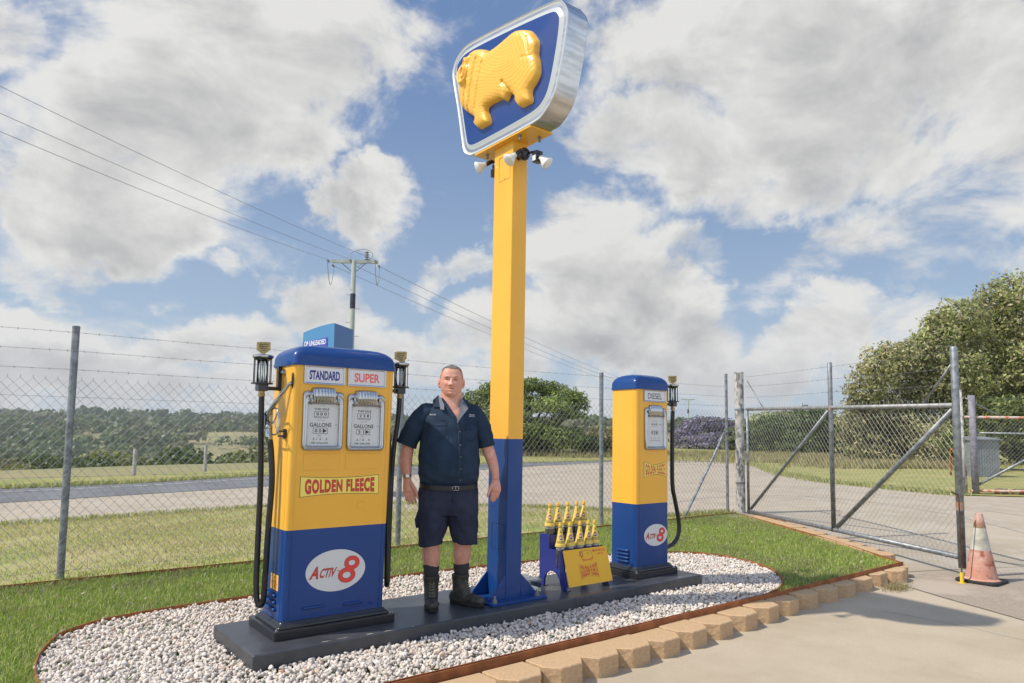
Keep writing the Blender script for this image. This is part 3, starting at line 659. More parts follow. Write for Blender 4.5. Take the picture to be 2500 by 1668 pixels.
def pump(name,label,x0b,x1b,x0t,x1t,y0,y1):
    zb,zs,zt=.205,.800,1.905
    P=thing(name,label,'fuel pump',((x0b+x1b)/2,(y0+y1)/2,.12),'vintage fuel pumps on the plinth')
    def sec(z,ins=0):
        t=(z-zb)/(zt-zb); a,b=x0b+(x0t-x0b)*t+ins,x1b+(x1t-x1b)*t-ins
        return [(x,y,z) for x,y in rrect(a,b,y0+ins,y1-ins,max(.032-ins*.4,.01),5)]
    mb=MB(); mb.smooth=True; mb.mi=1; mb.loft([sec(zb-.03),sec(zs)],True,False); mb.mi=0; mb.loft([sec(zs),sec(zt)],False,True)
    B=put30('body',mb,[m_yel,m_blu],P,ang=30)
    # vertical seams beside the rounded corners
    for xq,s in ((x0b,1),(x1b,-1)) if x1b-x0b>.6 else ((x0b,1),):
        mb=MB()
        for z0,z1,mi in ((zb,zs,1),(zs,zt,0)):
            mb.mi=mi
            def xa(z): t=(z-zb)/(zt-zb); return (x0b+(x0t-x0b)*t) if s>0 else (x1b+(x1t-x1b)*t)
            v=[]
            for z in (z0,z1):
                X=xa(z)+s*.042; v+=[(X-.004,y0-.0002,z),(X-.0015,y0-.0035,z),(X+.0015,y0-.0035,z),(X+.004,y0-.0002,z)]
            mb.add(v,[(0,1,5,4),(1,2,6,5),(2,3,7,6)])
            v=[]
            for z in (z0,z1):
                X=xa(z); yy=y0+.040; v+=[(X+s*.0002,yy-.004,z),(X-s*.003,yy-.0015,z),(X-s*.003,yy+.0015,z),(X+s*.0002,yy+.004,z)]
            mb.add(v,[(0,1,5,4),(1,2,6,5),(2,3,7,6)])
        put('corner_seam',mb,[m_yel,m_blu],B)
    # cap
    mb=MB(); mb.smooth=True; a,b=x0t-.010,x1t+.010; c,d=y0-.012,y1+.012; rings=[]
    for z,i in [(zt-.012,.004),(zt-.012,0),(zt-.002,-.002),(zt+.004,0),(zt+.05,.003),(zt+.072,.012),(zt+.092,.026),(zt+.112,.052),(zt+.126,.085),(zt+.134,.125),(zt+.139,.165)]:
        kx=1.0 if (x1b-x0b)>.6 else .75; iy=i*.72
        rings.append([(x,y,z) for x,y in rrect(a+i*kx,b-i*kx,c+iy,d-iy,.045+i*.2,6)])
    mb.loft(rings,True,True); put30('cap',mb,m_blu,P,ang=50)
    # base skirt
    mb=MB(); g=.062
    sk=[(x,y) for x,y in rrect(x0b-g,x1b+g,y0-g,y1+g,.012,2)]
    mb.prism(sk,lambda a,b:(a,b,.121),lambda a,b:(a,b,.178))
    rings=[]
    for z,i in ((.178,.028),(.192,.030),(.205,.048),(.218,.0555)): rings.append([(x,y,z) for x,y in rrect(x0b-g+i,x1b+g-i,y0-g+i,y1+g-i,.02,3)])
    mb.loft(rings); put('base',mb,m_blk,P,bevel=.004)
    # bolts at the foot
    mb=MB()
    for x,y in ((x0b-.045,y0-.045),(x1b+.045,y0-.045)): mb.lathe([(.009,0),(.009,.008),(.004,.008),(.004,.016)],(x,y,.178),6)
    put_each('anchor_bolt',mb,m_galv,P)
    return P,B
def lightbox(P,x0,x1,z0,z1,y,s,u,m,bold):
    mb=MB(); frame(mb,rrect(x0,x1,z0,z1,.006,2),rrect(x0+.011,x1-.011,z0+.011,z1-.011,.004,2),y-.012,y)
    b=put('name_panel',mb,m_chr,P,bevel=.0015); mb=MB(); flat(mb,rrect(x0+.009,x1-.009,z0+.009,z1-.009,.004,2),y-.005,.004); f=put('panel_face',mb,m_box,b)
    w=x1-x0;h=z1-z0; text('lettering',s,FT(x0+w*u,x1-w*u,z0+h*.23,z1-h*.26,y-.0056),m,f,bold=bold)
def visigauge(P,x,y,zg0,zg1,r,xa,dirx):
    t=MB(); t.smooth=True; zt=zg1
    t.lathe([(r*.7,zt-.022),(r*.95,zt-.012),(r*1.02,zt-.004)],(x,y,0),20); g=put('sight_glass_cage',t,m_blk,P,smooth=True)
    q=MB()
    for k in range(8):
        a=2*pi*(k+.3)/8; X=x+r*.93*math.cos(a); Y=y+r*.93*math.sin(a); q.tube([(X,Y,zg0),(X,Y,zt-.005)],.0032,6)
    q.lathe([(r*1.15,zg0-.006),(r*1.15,zg0+.004)],(x,y,0),20)
    put_each('cage_rod',q,m_blk,g)
    q=MB(); q.lathe([(r*1.08,zt-.004),(r*1.12,zt+.004),(r*1.10,zt+.012),(r*.85,zt+.018),(r*.2,zt+.020)],(x,y,0),24); put30('gauge_cap',q,m_chr,g)
    q=MB(); q.lathe([(r*.60,zg0),(r*.60,zt-.02)],(x,y,0),20); q.smooth=True; put('glass_cylinder',q,m_glass,g,smooth=True)
    q=MB(); q.lathe([(.008,zg0),(.008,zg0+.03),(.004,zg0+.06),(.007,zt-.05),(.009,zt-.02)],(x,y,0),12); put('spinner',q,m_neck,g,smooth=True)
    # brass shield
    w=r*.72; z0=zt+.020; hx=(.84,-.54)
    poly=[(-w,z0+.082),(-w*.85,z0+.086),(w*.85,z0+.086),(w,z0+.082),(w,z0+.030),(0,z0),(-w,z0+.030)]
    q=MB(); q.prism(poly,lambda a,b:(x+a*hx[0]+.002,y+a*hx[1]-.003,b),lambda a,b:(x+a*hx[0]-.001,y+a*hx[1]+.003,b)); sh=put('brass_shield',q,m_brass,g)
    for k in range(4):
        zz=z0+.072-k*.014; ww=w*(.72-.1*k); q=MB(); q.prism([(-ww,zz),(ww,zz),(ww,zz-.006),(-ww,zz-.006)],lambda a,b:(x+a*hx[0]-.0006,y+a*hx[1]-.0042,b),lambda a,b:(x+a*hx[0]-.0002,y+a*hx[1]-.0036,b)); put('engraved_line',q,mat('engraving',(.12,.09,.04),.6),sh)
    # valve block, arm, ferrule
    q=MB(); q.box(x-r*.55,x+r*.55,y-r*.55,y+r*.55,zg0-.052,zg0-.006); 
    q.box(min(x,xa),max(x,xa),y-.016,y+.016,zg0-.045,zg0-.020); put('valve_block',q,m_blk,P,bevel=.003)
    q=MB(); q.lathe([(.020,zg0-.052),(.020,zg0-.07),(.023,zg0-.072),(.023,zg0-.088),(.018,zg0-.09),(.018,zg0-.105)],(x,y,0),16); put30('hose_ferrule',q,m_brass,P)
# --- twin pump
y=4.575
P,B=pump('fuel_pump','wide yellow and blue fuel pump with STANDARD and SUPER panels, nearest the camera',1.692,2.425,1.716,2.468,y,4.965)
lightbox(P,1.782,2.076,1.770,1.896,y,"STANDARD",.13,m_navy,.038)
lightbox(P,2.097,2.393,1.770,1.896,y,"SUPER",.17,m_coral,.026)
def L(num1,num2): return [("THIS SALE",.22,.70,.845,.90,.012),("[",.22,.68,.685,.815,0),(num1,.29,.62,.72,.79,.02),("SHILLINGS  PENCE",.24,.66,.655,.675,.0),("CALCULATED",.33,.57,.60,.615,.0),
   ("GALLONS",.10,.78,.45,.545,.014),("[>",.20,.67,.285,.425,0),(num2,.26,.46,.315,.395,.02),("AT",.36,.46,.225,.25,.01),("3 / 3   3",.20,.66,.13,.185,0),("PER GALLON",.15,.68,.045,.085,.012)]
gauge(P,1.781,2.068,1.322,1.722,y,L("0 0 0","0 0")); gauge(P,2.099,2.383,1.318,1.716,y,L("2 2 8","3 1"))
# faint pressed panels
mb=MB()
for a,b,c,d in ((1.80,2.06,1.19,1.30),(2.10,2.37,1.19,1.30),(2.20,2.25,.915,.965)):
    frame(mb,rrect(a,b,c,d,.004,2),rrect(a+.004,b-.004,c+.004,d-.004,.003,2),y-.0018,y+.001)
put_each('pressed_panel',mb,m_yel,P)
badge_plate(P,1.783,2.358,1.012,1.150,y,.013,.20,.036,m_pale)
activ(P,2.058,.511,.215,.139,y)
mb=MB()
for a,b,zz in ((1.83,1.98,.285),(2.12,2.25,.275)):
    mb.tube([(a,y-.001,zz),(a+.01,y-.007,zz+.002),(b-.01,y-.007,zz+.002),(b,y-.001,zz)],.008,8)
mb.lathe([(.010,0),(.008,.006)],(2.325,y,.262),10,(0,-1,0)); put_each('pressed_slot',mb,m_blu,P,smooth=True)
def side_label(P,X,y0,y1,z0,z1,s):
    mb=MB(); mb.box(X-.002,X,y0,y1,z0,z1); l=put('warning_label',mb,m_lbl,P)
    h=z1-z0;w=y1-y0
    for st,v0,v1,k in (("WARNING",.50,.58,.7),("DO NOT SMOKE",.38,.44,.85),("o",.72,.86,.12)):
        text('lettering',st,lambda u,v,v0=v0,v1=v1,k=k:(X-.0026,y1-w*(.5-k/2)-u*w*k,z0+h*(v0+(v1-v0)*v)),m_red if st!="o" else m_ink,l,bold=.01)
    for q in (.28,.2,.12):
        text('lettering',"STOP ENGINE",lambda u,v,q=q:(X-.0026,y1-w*.15-u*w*.7,z0+h*(q+.035*v)),m_red,l)
side_label(P,1.6955,4.66,4.80,.40,.50,'')
mb=MB()
for k in range(3): 
    zz=.365-k*.045; mb.tube([(1.692,4.90,zz),(1.683,4.89,zz),(1.683,4.70,zz),(1.692,4.69,zz)],.012,8)
put_each('louvre',mb,m_blu,P,smooth=True)
visigauge(P,1.587,4.82,1.772,1.950,.062,1.712,1); visigauge(P,2.650,4.83,1.800,1.972,.062,2.470,-1)
mb=MB(); mb.box(1.690,1.716,4.800,4.840,1.727,1.895); put('mounting_rail',mb,m_blk,P)
# hoses
def smoothpath(pts,n=8):
    P_=[Vector(p) for p in pts]; out=[]
    for i in range(len(P_)-1):
        a,b,c,d=P_[max(i-1,0)],P_[i],P_[i+1],P_[min(i+2,len(P_)-1)]
        for j in range(n):
            t=j/n; out.append(.5*((2*b)+(c-a)*t+(2*a-5*b+4*c-d)*t*t+(-a+3*b-3*c+d)*t**3))
    out.append(P_[-1]); return out
mb=MB(); mb.tube(smoothpath([(1.588,4.82,1.68),(1.592,4.82,1.50),(1.605,4.82,1.1),(1.600,4.81,.7),(1.595,4.79,.42),(1.605,4.775,.315),(1.625,4.75,.315),(1.632,4.74,.42),(1.640,4.735,.8),(1.652,4.735,1.1),(1.645,4.75,1.30),(1.635,4.755,1.385)]),.0195,12); put('hose',mb,m_rub,P,smooth=True)
mb=MB(); mb.tube(smoothpath([(2.650,4.83,1.71),(2.640,4.83,1.55),(2.605,4.83,1.25),(2.592,4.83,.8),(2.590,4.83,.42),(2.580,4.815,.325),(2.560,4.79,.325),(2.553,4.78,.42),(2.552,4.79,.8),(2.556,4.80,1.2),(2.552,4.80,1.40)]),.019,12); put('hose',mb,m_rub,P,smooth=True)
# nozzle on the left face
def nozzle(sx,x,pts,fac=1):
    mb=MB(); mb.smooth=True; A=lambda t:(x+t[0],t[1],t[2])
    mb.tube(smoothpath([(x+.075,4.60,1.775),(x+.04,4.665,1.70),(x+.005,4.735,1.615),(x,4.78,1.570)],5),[.011]*4+[.013]*4+[.016]*5+[.019]*3,10)
    mb.tube([(x,4.765,1.572),(x,4.85,1.560),(x,4.876,1.552)],[.018,.020,.017],10)
    mb.tube([(x,4.835,1.565),(x,4.80,1.49),(x,4.785,1.47),(x,4.775,1.415),(x+.005,4.765,1.375)],[.021,.017,.025,.025,.022],12)
    mb.ell((x,4.785,1.475),(.027,.03,.026),12,8)
    n=put('nozzle',mb,m_chr,P,smooth=True)
    mb=MB(); mb.tube(smoothpath([(x,4.745,1.585),(x,4.69,1.602),(x,4.63,1.59),(x,4.60,1.54),(x,4.597,1.47),(x,4.61,1.435),(x,4.68,1.425),(x,4.76,1.43)],6),.006,8); put('trigger_guard',mb,m_chr,n,smooth=True)
    mb=MB(); mb.tube(smoothpath([(x,4.80,1.52),(x,4.72,1.50),(x,4.66,1.53),(x,4.63,1.57)],5),.0055,8); mb.tube(smoothpath([(x,4.67,1.52),(x,4.655,1.47),(x,4.62,1.44)],4),.004,8); put('trigger',mb,m_chr,n,smooth=True)
nozzle(1,1.632,None)
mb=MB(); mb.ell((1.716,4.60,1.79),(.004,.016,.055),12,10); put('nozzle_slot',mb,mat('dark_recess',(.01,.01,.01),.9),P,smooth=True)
mb=MB(); mb.box(1.655,1.704,4.655,4.675,1.41,1.422); mb.box(1.655,1.704,4.655,4.675,1.442,1.454); mb.box(1.694,1.7045,4.645,4.685,1.40,1.465); put('nozzle_hook',mb,m_blk,P,bevel=.002)
mb=MB(); mb.lathe([(.022,0),(.022,.006),(.012,.010),(.010,.024),(.003,.028)],(1.714,4.745,1.85),16,(-1,0,0)); put30('key_lock',mb,m_chr,P)
mb=MB(); mb.smooth=True; mb.tube([(2.50,4.80,1.62),(2.53,4.79,1.52),(2.552,4.80,1.40)],[.012,.016,.022],10); mb.tube([(2.47,4.72,1.70),(2.50,4.80,1.62)],.011,8); put('nozzle',mb,m_chr,P,smooth=True)

# --- single pump
y=4.56
P,B=pump('fuel_pump','narrow yellow and blue fuel pump with DIESEL panel at the far plinth end',5.040,5.508,5.052,5.518,y,4.895)
lightbox(P,5.148,5.466,1.777,1.890,y,"DIESEL",.18,m_ink,.008)
gauge(P,5.153,5.462,1.312,1.718,y,[("9 9 9",.28,.62,.70,.77,.02),("SALE",.74,.93,.715,.75,0),("B",.02,.08,.72,.75,0),("SHILLINGS",.30,.58,.665,.68,0),("GALLONS",.28,.68,.50,.53,0),("0 0",.30,.52,.42,.49,.02),("[>",.28,.70,.40,.51,0),("AT",.42,.48,.36,.38,0),("3   3   3",.25,.72,.25,.30,.0),("PENCE PER GALLON",.2,.82,.18,.205,0),("COMPUTER",.33,.6,.83,.845,0)])
badge_plate(P,5.150,5.466,1.046,1.198,y,.028,.45,.034,m_pale,sp_=1.3,ol=False)
activ(P,5.316,.497,.168,.103,y)
side_label(P,5.0455,4.655,4.79,.382,.480,'')
mb=MB()
for k in range(4):
    zz=.358-k*.034; mb.tube([(5.041,4.80,zz),(5.031,4.785,zz),(5.031,4.665,zz),(5.041,4.65,zz)],.0115,8)
put_each('louvre',mb,m_blu,P,smooth=True)
visigauge(P,5.812,4.75,1.806,1.968,.058,5.512,-1)
mb=MB(); mb.box(5.512,5.56,4.72,4.78,1.74,1.80); put('mounting_arm',mb,m_blk,P)
mb=MB(); mb.tube(smoothpath([(5.812,4.75,1.705),(5.800,4.75,1.4),(5.799,4.75,.96),(5.838,4.75,.79),(5.890,4.75,.60),(5.898,4.75,.48),(5.855,4.75,.385),(5.77,4.75,.335),(5.66,4.74,.33),(5.58,4.74,.40),(5.55,4.74,.7),(5.545,4.74,1.3)]),.022,12); put('hose',mb,m_rub,P,smooth=True)
mb=MB(); mb.smooth=True; mb.tube([(5.545,4.74,1.30),(5.54,4.74,1.42),(5.55,4.70,1.55),(5.56,4.62,1.70)],[.02,.02,.014,.010],10); put('nozzle',mb,m_chr,P,smooth=True)

# ------------------------------------------------------------ pole sign
PX0,PX1,PY0,PY1=3.472,3.630,4.520,4.785; ztop=3.905
PS=thing('pole_sign','tall yellow and blue post holding a rounded blue lightbox sign with a golden ram','pole sign',(3.55,4.66,.12))
def rr3(x0,x1,y0,y1,r,z,n=4): return [(x,y,z) for x,y in rrect(x0,x1,y0,y1,r,n)]
mb=MB(); mb.smooth=True
def pr(z): k=.0055*(z-.14); return rr3(PX0+k,PX1+k,PY0,PY1,.010,z)
mb.mi=1; mb.loft([pr(.142),pr(1.408)],True,False); mb.mi=0; mb.loft([pr(1.408),pr(ztop)],False,True)
pole=put30('pole',mb,[m_yel,m_blu],PS,ang=30)
mb=MB(); mb.box(3.275,3.825,4.425,4.965,.1205,.142); bp_=put('base_plate',mb,m_blu,PS,bevel=.003)
for pts in ([(PX0,PY0),(3.305,PY0)],[(PX1,PY0),(3.80,PY0)],[(PX0,PY1),(3.305,PY1)],[(PX1,PY1),(3.80,PY1)]):
    (a,yy),(b,_)=pts; q=MB(); q.prism([(a,.142),(b,.142),(b,.155),(a,.325)] if b<a else [(a,.142),(b,.142),(b,.155),(a,.325)],lambda u,v:(u,yy+(.004 if yy<4.6 else -.004),v),lambda u,v:(u,yy+(.014 if yy<4.6 else -.014),v)); put('gusset',q,m_blu,PS,bevel=.0015)
for x,yq in ((3.335,4.48),(3.765,4.48),(3.335,4.91),(3.765,4.91)):
    q=MB(); q.lathe([(.026,.142),(.026,.146)],(x,yq,0),16); q.lathe([(.019,.146),(.019,.164)],(x,yq,0),6); q.lathe([(.010,.164),(.010,.188),(.007,.190)],(x,yq,0),10); put30('anchor_bolt',q,m_galv,PS)
# hatch lines
def hatch(z0,z1,y0,y1,m):
    q=MB(); X=PX0+.0055*(z0-.14)-.0006; t=.0022
    q.box(X-.0004,X+.002,y0,y1,z0,z0+t); q.box(X-.0004,X+.002,y0,y1,z1,z1+t); q.box(X-.0004,X+.002,y0,y0+t,z0+t,z1); q.box(X-.0004,X+.002,y1-t,y1,z0+t,z1); put('hatch',q,m,PS)
    q=MB()
    for z in (z0+.012,z1-.012): q.lathe([(.004,0),(.004,.003)],(X,(y0+y1)/2,z),8,(-1,0,0))
    put_each('hatch_screw',q,m_galv,PS)
hatch(3.592,3.800,4.555,4.712,mat('seam_shadow',(.10,.06,.01),.9)); hatch(.52,.72,4.552,4.72,mat('seam_navy',(.006,.01,.05),.9))
mb=MB(); mb.box(3.435,3.672,4.225,5.00,ztop,ztop+.018); put('head_plate',mb,m_yel,PS,bevel=.002)
# the box: outline surveyed in the plane x=3.43
OUT=[(5.392,4.782),(5.299,4.454),(5.215,4.105),(5.175,4.000),(5.105,3.945),(5.02,3.925),(4.90,3.920),(4.211,3.918),(4.07,3.945),(3.957,4.030),(3.900,4.140),(3.823,4.400),(3.785,4.620),(3.800,4.700),(3.854,4.775),(3.938,4.824),(4.457,4.916),(5.042,5.001),(5.217,5.005),(5.330,4.955),(5.385,4.880)]
def subdiv(p,n=6):
    V_=[Vector(q) for q in p]; k=len(V_); o=[]
    for i in range(k):
        a,b,c,d=V_[i-1],V_[i],V_[(i+1)%k],V_[(i+2)%k]
        for j in range(n):
            t=j/n; o.append(.5*((2*b)+(c-a)*t+(2*a-5*b+4*c-d)*t*t+(-a+3*b-3*c+d)*t**3))
    return [(q.x,q.y) for q in o]
OUT=subdiv(OUT,6)
for _ in range(3): OUT=[((OUT[i-1][0]+2*OUT[i][0]+OUT[(i+1)%len(OUT)][0])/4,(OUT[i-1][1]+2*OUT[i][1]+OUT[(i+1)%len(OUT)][1])/4) for i in range(len(OUT))]
OUT=OUT; cy=4.58; cz=4.46
def inset(poly,dist_):
    n=len(poly); o=[]
    ar=sum(poly[i][0]*poly[(i+1)%n][1]-poly[(i+1)%n][0]*poly[i][1] for i in range(n)); sg=1 if ar>0 else -1
    for i in range(n):
        a,b=Vector(poly[i-2]),Vector(poly[(i+2)%n]); t=(b-a).normalized(); nn=Vector((-t.y,t.x))*sg
        o.append((poly[i][0]+nn.x*dist_,poly[i][1]+nn.y*dist_))
    for _ in range(int(dist_*260)): o=[((o[i-1][0]+2*o[i][0]+o[(i+1)%n][0])/4,(o[i-1][1]+2*o[i][1]+o[(i+1)%n][1])/4) for i in range(n)]
    return o
def ringx(poly,x): return [(x,a,b) for a,b in poly]
X0=3.432; X1=3.645
mb=MB(); mb.smooth=True; mb.loft([ringx(inset(OUT,.012),X0+.006),ringx(inset(OUT,.004),X0),ringx(OUT,X0+.004),ringx(OUT,X0+.012)],False,False); 
fr=put30('front_trim',mb,m_silv,PS,ang=40)
mb=MB(); mb.smooth=True; I0=inset(OUT,.001); mb.loft([ringx(I0,X0+.010),ringx(I0,X1-.022),ringx(OUT,X1-.020),ringx(OUT,X1),ringx(inset(OUT,.01),X1)],True,True); put30('casing',mb,m_alu,PS,ang=35)
mb=MB(); mb.smooth=True
a_,b_,c_,d_,e_=inset(OUT,.012),inset(OUT,.030),inset(OUT,.048),inset(OUT,.072),inset(OUT,.085)
mb.loft([ringx(a_,X0+.006),ringx(b_,X0+.012),ringx(c_,X0+.010),ringx(d_,X0-.002),ringx(e_,X0-.006)],False,False); put30('grey_border',mb,mat('border_acrylic',(.50,.52,.50),.25,coat=.6),PS,ang=60)
# domed blue face
mb=MB(); mb.smooth=True
rings=[]
for k in range(9):
    t=k/8; rings.append([(X0-.006-.014*(1-(1-t)**2),a+(cy-a)*t*.995,b+(cz-b)*t*.995) for a,b in e_])
mb.loft(rings,False,True); put('blue_face',mb,mat('blue_acrylic',(.010,.045,.20),.22,coat=.3,bump=.06,bs=3.5,bdist=.03),PS,smooth=True)
# golden ram in relief
RAM=[(5.225,4.661),(5.189,4.761),(5.085,4.854),(5.009,4.872),(4.915,4.848),(4.823,4.800),(4.786,4.762),(4.70,4.750),(4.594,4.752),(4.50,4.762),(4.396,4.768),(4.300,4.740),(4.207,4.686),(4.145,4.602),(4.117,4.545),(4.124,4.458),(4.105,4.381),(4.099,4.299),(4.140,4.237),(4.199,4.190),(4.193,4.099),(4.26,4.092),(4.336,4.100),(4.390,4.164),(4.392,4.200),(4.440,4.248),(4.470,4.262),(4.516,4.221),(4.583,4.257),(4.669,4.268),(4.791,4.260),(4.750,4.123),(4.83,4.112),(4.913,4.119),(4.980,4.186),(4.965,4.232),(5.088,4.325),(5.178,4.415),(5.216,4.543)]
RP=np.array(subdiv([(a-.022,b-.012) for a,b in RAM],4))
def ram():
    y0,y1,z0,z1=4.05,5.24,4.06,4.89; st=.0052
    ys=np.arange(y0,y1,st); zs=np.arange(z0,z1,st); Y,Z=np.meshgrid(ys,zs); P_=np.stack([Y.ravel(),Z.ravel()],1)
    ins=inpoly(np.concatenate([P_,np.zeros((len(P_),1))],1),[tuple(p) for p in RP])
    d=np.full(len(P_),9.)
    for i in range(len(RP)):
        a=RP[i];b=RP[(i+1)%len(RP)]; ab=b-a; t=np.clip(((P_-a)@ab)/(ab@ab+1e-12),0,1); q=a+t[:,None]*ab; d=np.minimum(d,np.hypot(*(P_-q).T))
    sd=np.where(ins,d,-d)
    y_,z_=P_[:,0],P_[:,1]
    body=.046*np.sqrt(np.clip(1-(1-np.clip(sd/.085,0,1))**2,0,1))+.012*np.clip(sd/.25,0,1)
    edge=.018*np.clip(sd/.012,-1,1)
    h=np.where(sd>-.008,body+edge,-.05)
    # fleece: rows of shingle lumps that follow the flank
    row=(z_*.9+.10*np.sin(y_*6+.4)+.03*np.sin(z_*9+y_*5))/.030; k=np.floor(row); fr_=row-k; col=((y_+.25*z_)/.032+.5*(k%2)); fc=col-np.floor(col)
    lump=np.clip(1-((fc-.5)/.5)**2,0,1)*(1-fr_)**.8
    feet=(z_<4.20)|((y_<4.36)&(z_<4.19))
    fl=np.where((sd>.012)&~feet,.0036*lump,0)
    # horn: a spiral round the cheek
    hy,hz=5.085,4.690; dy=(y_-hy)/.078; dz=(z_-hz)/.118; rr=np.hypot(dy,dz); an=np.arctan2(dz,dy)
    horn=.034*np.exp(-((rr-.95-.05*np.sin(an))/.16)**2)+.024*np.exp(-((rr-.42+.1*np.cos(an-1))/.14)**2)
    face=np.clip(1-rr,0,1)*.012
    inh=rr<1.15; fl=np.where(inh,fl*.25,fl)
    # neck folds and leg grooves
    g=0
    for (ya,za,yb,zb,w,dd) in ((4.99,4.80,5.10,4.36,.014,.016),(4.90,4.74,5.02,4.30,.016,.016),(4.80,4.66,4.90,4.28,.014,.012),(4.50,4.36,4.42,4.25,.018,.018),(4.20,4.62,4.17,4.47,.012,.009),(4.24,4.46,4.12,4.43,.014,.005)):
        a=np.array([ya,za]);b=np.array([yb,zb]);ab=b-a; t=np.clip(((P_-a)@ab)/(ab@ab),0,1); q=a+t[:,None]*ab; dd_=np.hypot(*(P_-q).T); g=g+dd*np.exp(-(dd_/w)**2)
    fold=.004*np.sin((y_*.97-z_*.35)*70)*np.exp(-((y_-5.03)/.10)**2)*(z_<4.6)
    h=h+np.where(sd>.01,fl+horn*(sd>.005)+face-g+fold,0)
    dome=.014*(1-(np.hypot((y_-cy)/.75,(z_-cz)/.5)).clip(0,1)**2)
    X=X0-.006-dome-h
    nx=len(ys); V_=np.stack([X,y_,z_],1); nz=len(zs); i,j=np.meshgrid(np.arange(nx-1),np.arange(nz-1)); a=(j*nx+i).ravel()
    Fq=np.stack([a,a+nx,a+nx+1,a+1],1); ok=(sd[Fq]>-.012).any(1)
    V_[:,0]=np.where(sd<-.004,X0+.004,V_[:,0])
    o=org(PS); V_=V_-np.array(o)
    return npmesh('ram_relief',V_,Fq[ok],mat('golden_acrylic',(.86,.46,.05),.34,coat=.25),PS,smooth=True)
ram()
# flood lamps under the head plate
def lamp(par,bx,by,bz,dx,dy,dz,arm):
    q=MB(); q.smooth=True; d=Vector((dx,dy,dz)).normalized()
    q.lathe([(.006,-.075),(.016,-.07),(.020,-.02),(.022,.0)],(bx,by,bz),14,d); q.tube([Vector((bx,by,bz))-d*.07,arm],.012,8); s=put('lamp_holder',q,m_blk,par,smooth=True)
    q=MB(); q.lathe([(.022,.0),(.022,.018),(.032,.035),(.052,.075),(.056,.082),(.053,.088),(.03,.096),(.002,.098)],(bx,by,bz),24,d); put('bulb',q,m_bulb,s,smooth=True)
FL=thing('flood_lamp','pair of frosted flood bulbs and black sensor on the camera side of the sign post','flood lamp',(3.55,4.42,3.80))
q=MB(); q.smooth=True; q.ell((3.55,4.44,3.775),(.05,.045,.055),16,10); q.tube([(3.55,PY0-.0,3.775),(3.55,4.44,3.775)],.03,12); put('mount',q,m_blk,FL,smooth=True)
lamp(FL,3.44,4.425,3.735,-.62,.12,-.62,(3.55,4.43,3.78)); lamp(FL,3.60,4.29,3.715,.35,-.5,-.62,(3.56,4.42,3.78))
q=MB(); q.box(3.565,3.635,4.30,4.36,3.68,3.775); s=put('motion_sensor',q,m_blk,FL,bevel=.006); q=MB(); q.box(3.562,3.566,4.31,4.35,3.69,3.735); put('sensor_lens',q,m_bulb,s)
FL=thing('flood_lamp','frosted flood bulb with black holder on the far side of the sign post','flood lamp',(3.55,4.83,3.80))
q=MB(); q.smooth=True; q.ell((3.55,4.83,3.78),(.04,.04,.05),16,10); q.tube([(3.55,PY1,3.78),(3.55,4.83,3.78)],.03,12); put('mount',q,m_blk,FL,smooth=True)
lamp(FL,3.47,4.88,3.80,-.75,.38,-.45,(3.55,4.84,3.80))
q=MB(); q.box(3.50,3.56,4.80,4.85,3.68,3.75); put('motion_sensor',q,m_blk,FL,bevel=.006)
for x,yq in ((3.50,4.90),(3.47,4.40),(3.62,4.33)):
    q=MB(); q.lathe([(.016,-.004),(.016,-.014)],(x,yq,ztop),6); q.lathe([(.008,-.014),(.008,-.045)],(x,yq,ztop),8); q.lathe([(.013,-.03),(.013,-.04)],(x,yq,ztop),6); put_each('clamp_bolt',q,m_galv,PS)
# perspex box beside the pole
q=MB(); q.box(3.79,3.96,4.66,4.90,.121,.225)
tag(put('clear_box',q,m_perspex,loc=(3.91,4.78,.121)),'small clear perspex box on the plinth behind the base plate','box')

# ------------------------------------------------------------ oil stand and bottles
OS=thing('oil_stand','blue stepped display stand with slanted yellow MOTOR OIL panel','display stand',(4.37,4.67,.12))
m_sb=mat('deep_blue_steel',(.014,.026,.19),.35,coat=.4)
prof=[(4.865,.122),(4.865,.560),(4.845,.572),(4.755,.572),(4.742,.560),(4.735,.450),(4.59,.447),(4.575,.44),(4.500,.122),(4.572,.122),(4.60,.20),(4.63,.245),(4.68,.265),(4.73,.262),(4.775,.235),(4.800,.185),(4.805,.122)]
for X in (4.112,4.612):
    q=MB(); q.prism(prof,lambda a,b,X=X:(X,a,b),lambda a,b,X=X:(X+.02,a,b)); put('side_panel',q,m_sb,OS,bevel=.002)
q=MB(); q.box(4.132,4.612,4.735,4.742,.30,.565); q.box(4.132,4.612,4.742,4.858,.30,.306); q.box(4.132,4.612,4.858,4.864,.28,.565)
put('back_tray',q,m_sb,OS)
q=MB(); q.box(4.132,4.612,4.585,4.735,.31,.316); q.box(4.132,4.612,4.579,4.585,.31,.44); q.tube([(4.13,4.585,.452),(4.61,4.585,.452)],.008,8); put('front_tray',q,mat('tray_black',(.015,.016,.03),.4),OS)
q=MB()
for a in (4.13,4.60): q.box(a,a+.035,4.51,4.57,.1205,.126)
q.box(4.125,4.16,4.80,4.86,.1205,.126); put_each('foot',q,m_blk,OS)
PA=Vector((4.120,4.5695,.452)); PB=Vector((4.120,4.4835,.158)); ux_=Vector((1,0,0)); uz_=(PA-PB).normalized(); nn_=Vector((0,-1,0)).cross(ux_).cross(ux_); nn_=ux_.cross(uz_).normalized(); 
wP,hP=.525,(PA-PB).length
def PT(a,b,o=0): return tuple(PB+ux_*a+uz_*b+nn_*o)
q=MB(); q.prism(rrect(0,wP,0,hP,.010,3),lambda a,b:PT(a,b,.003),lambda a,b:PT(a,b,0)); pn=put('front_panel',q,mat('panel_yellow',(.80,.44,.035),.5,spec=.3),OS)
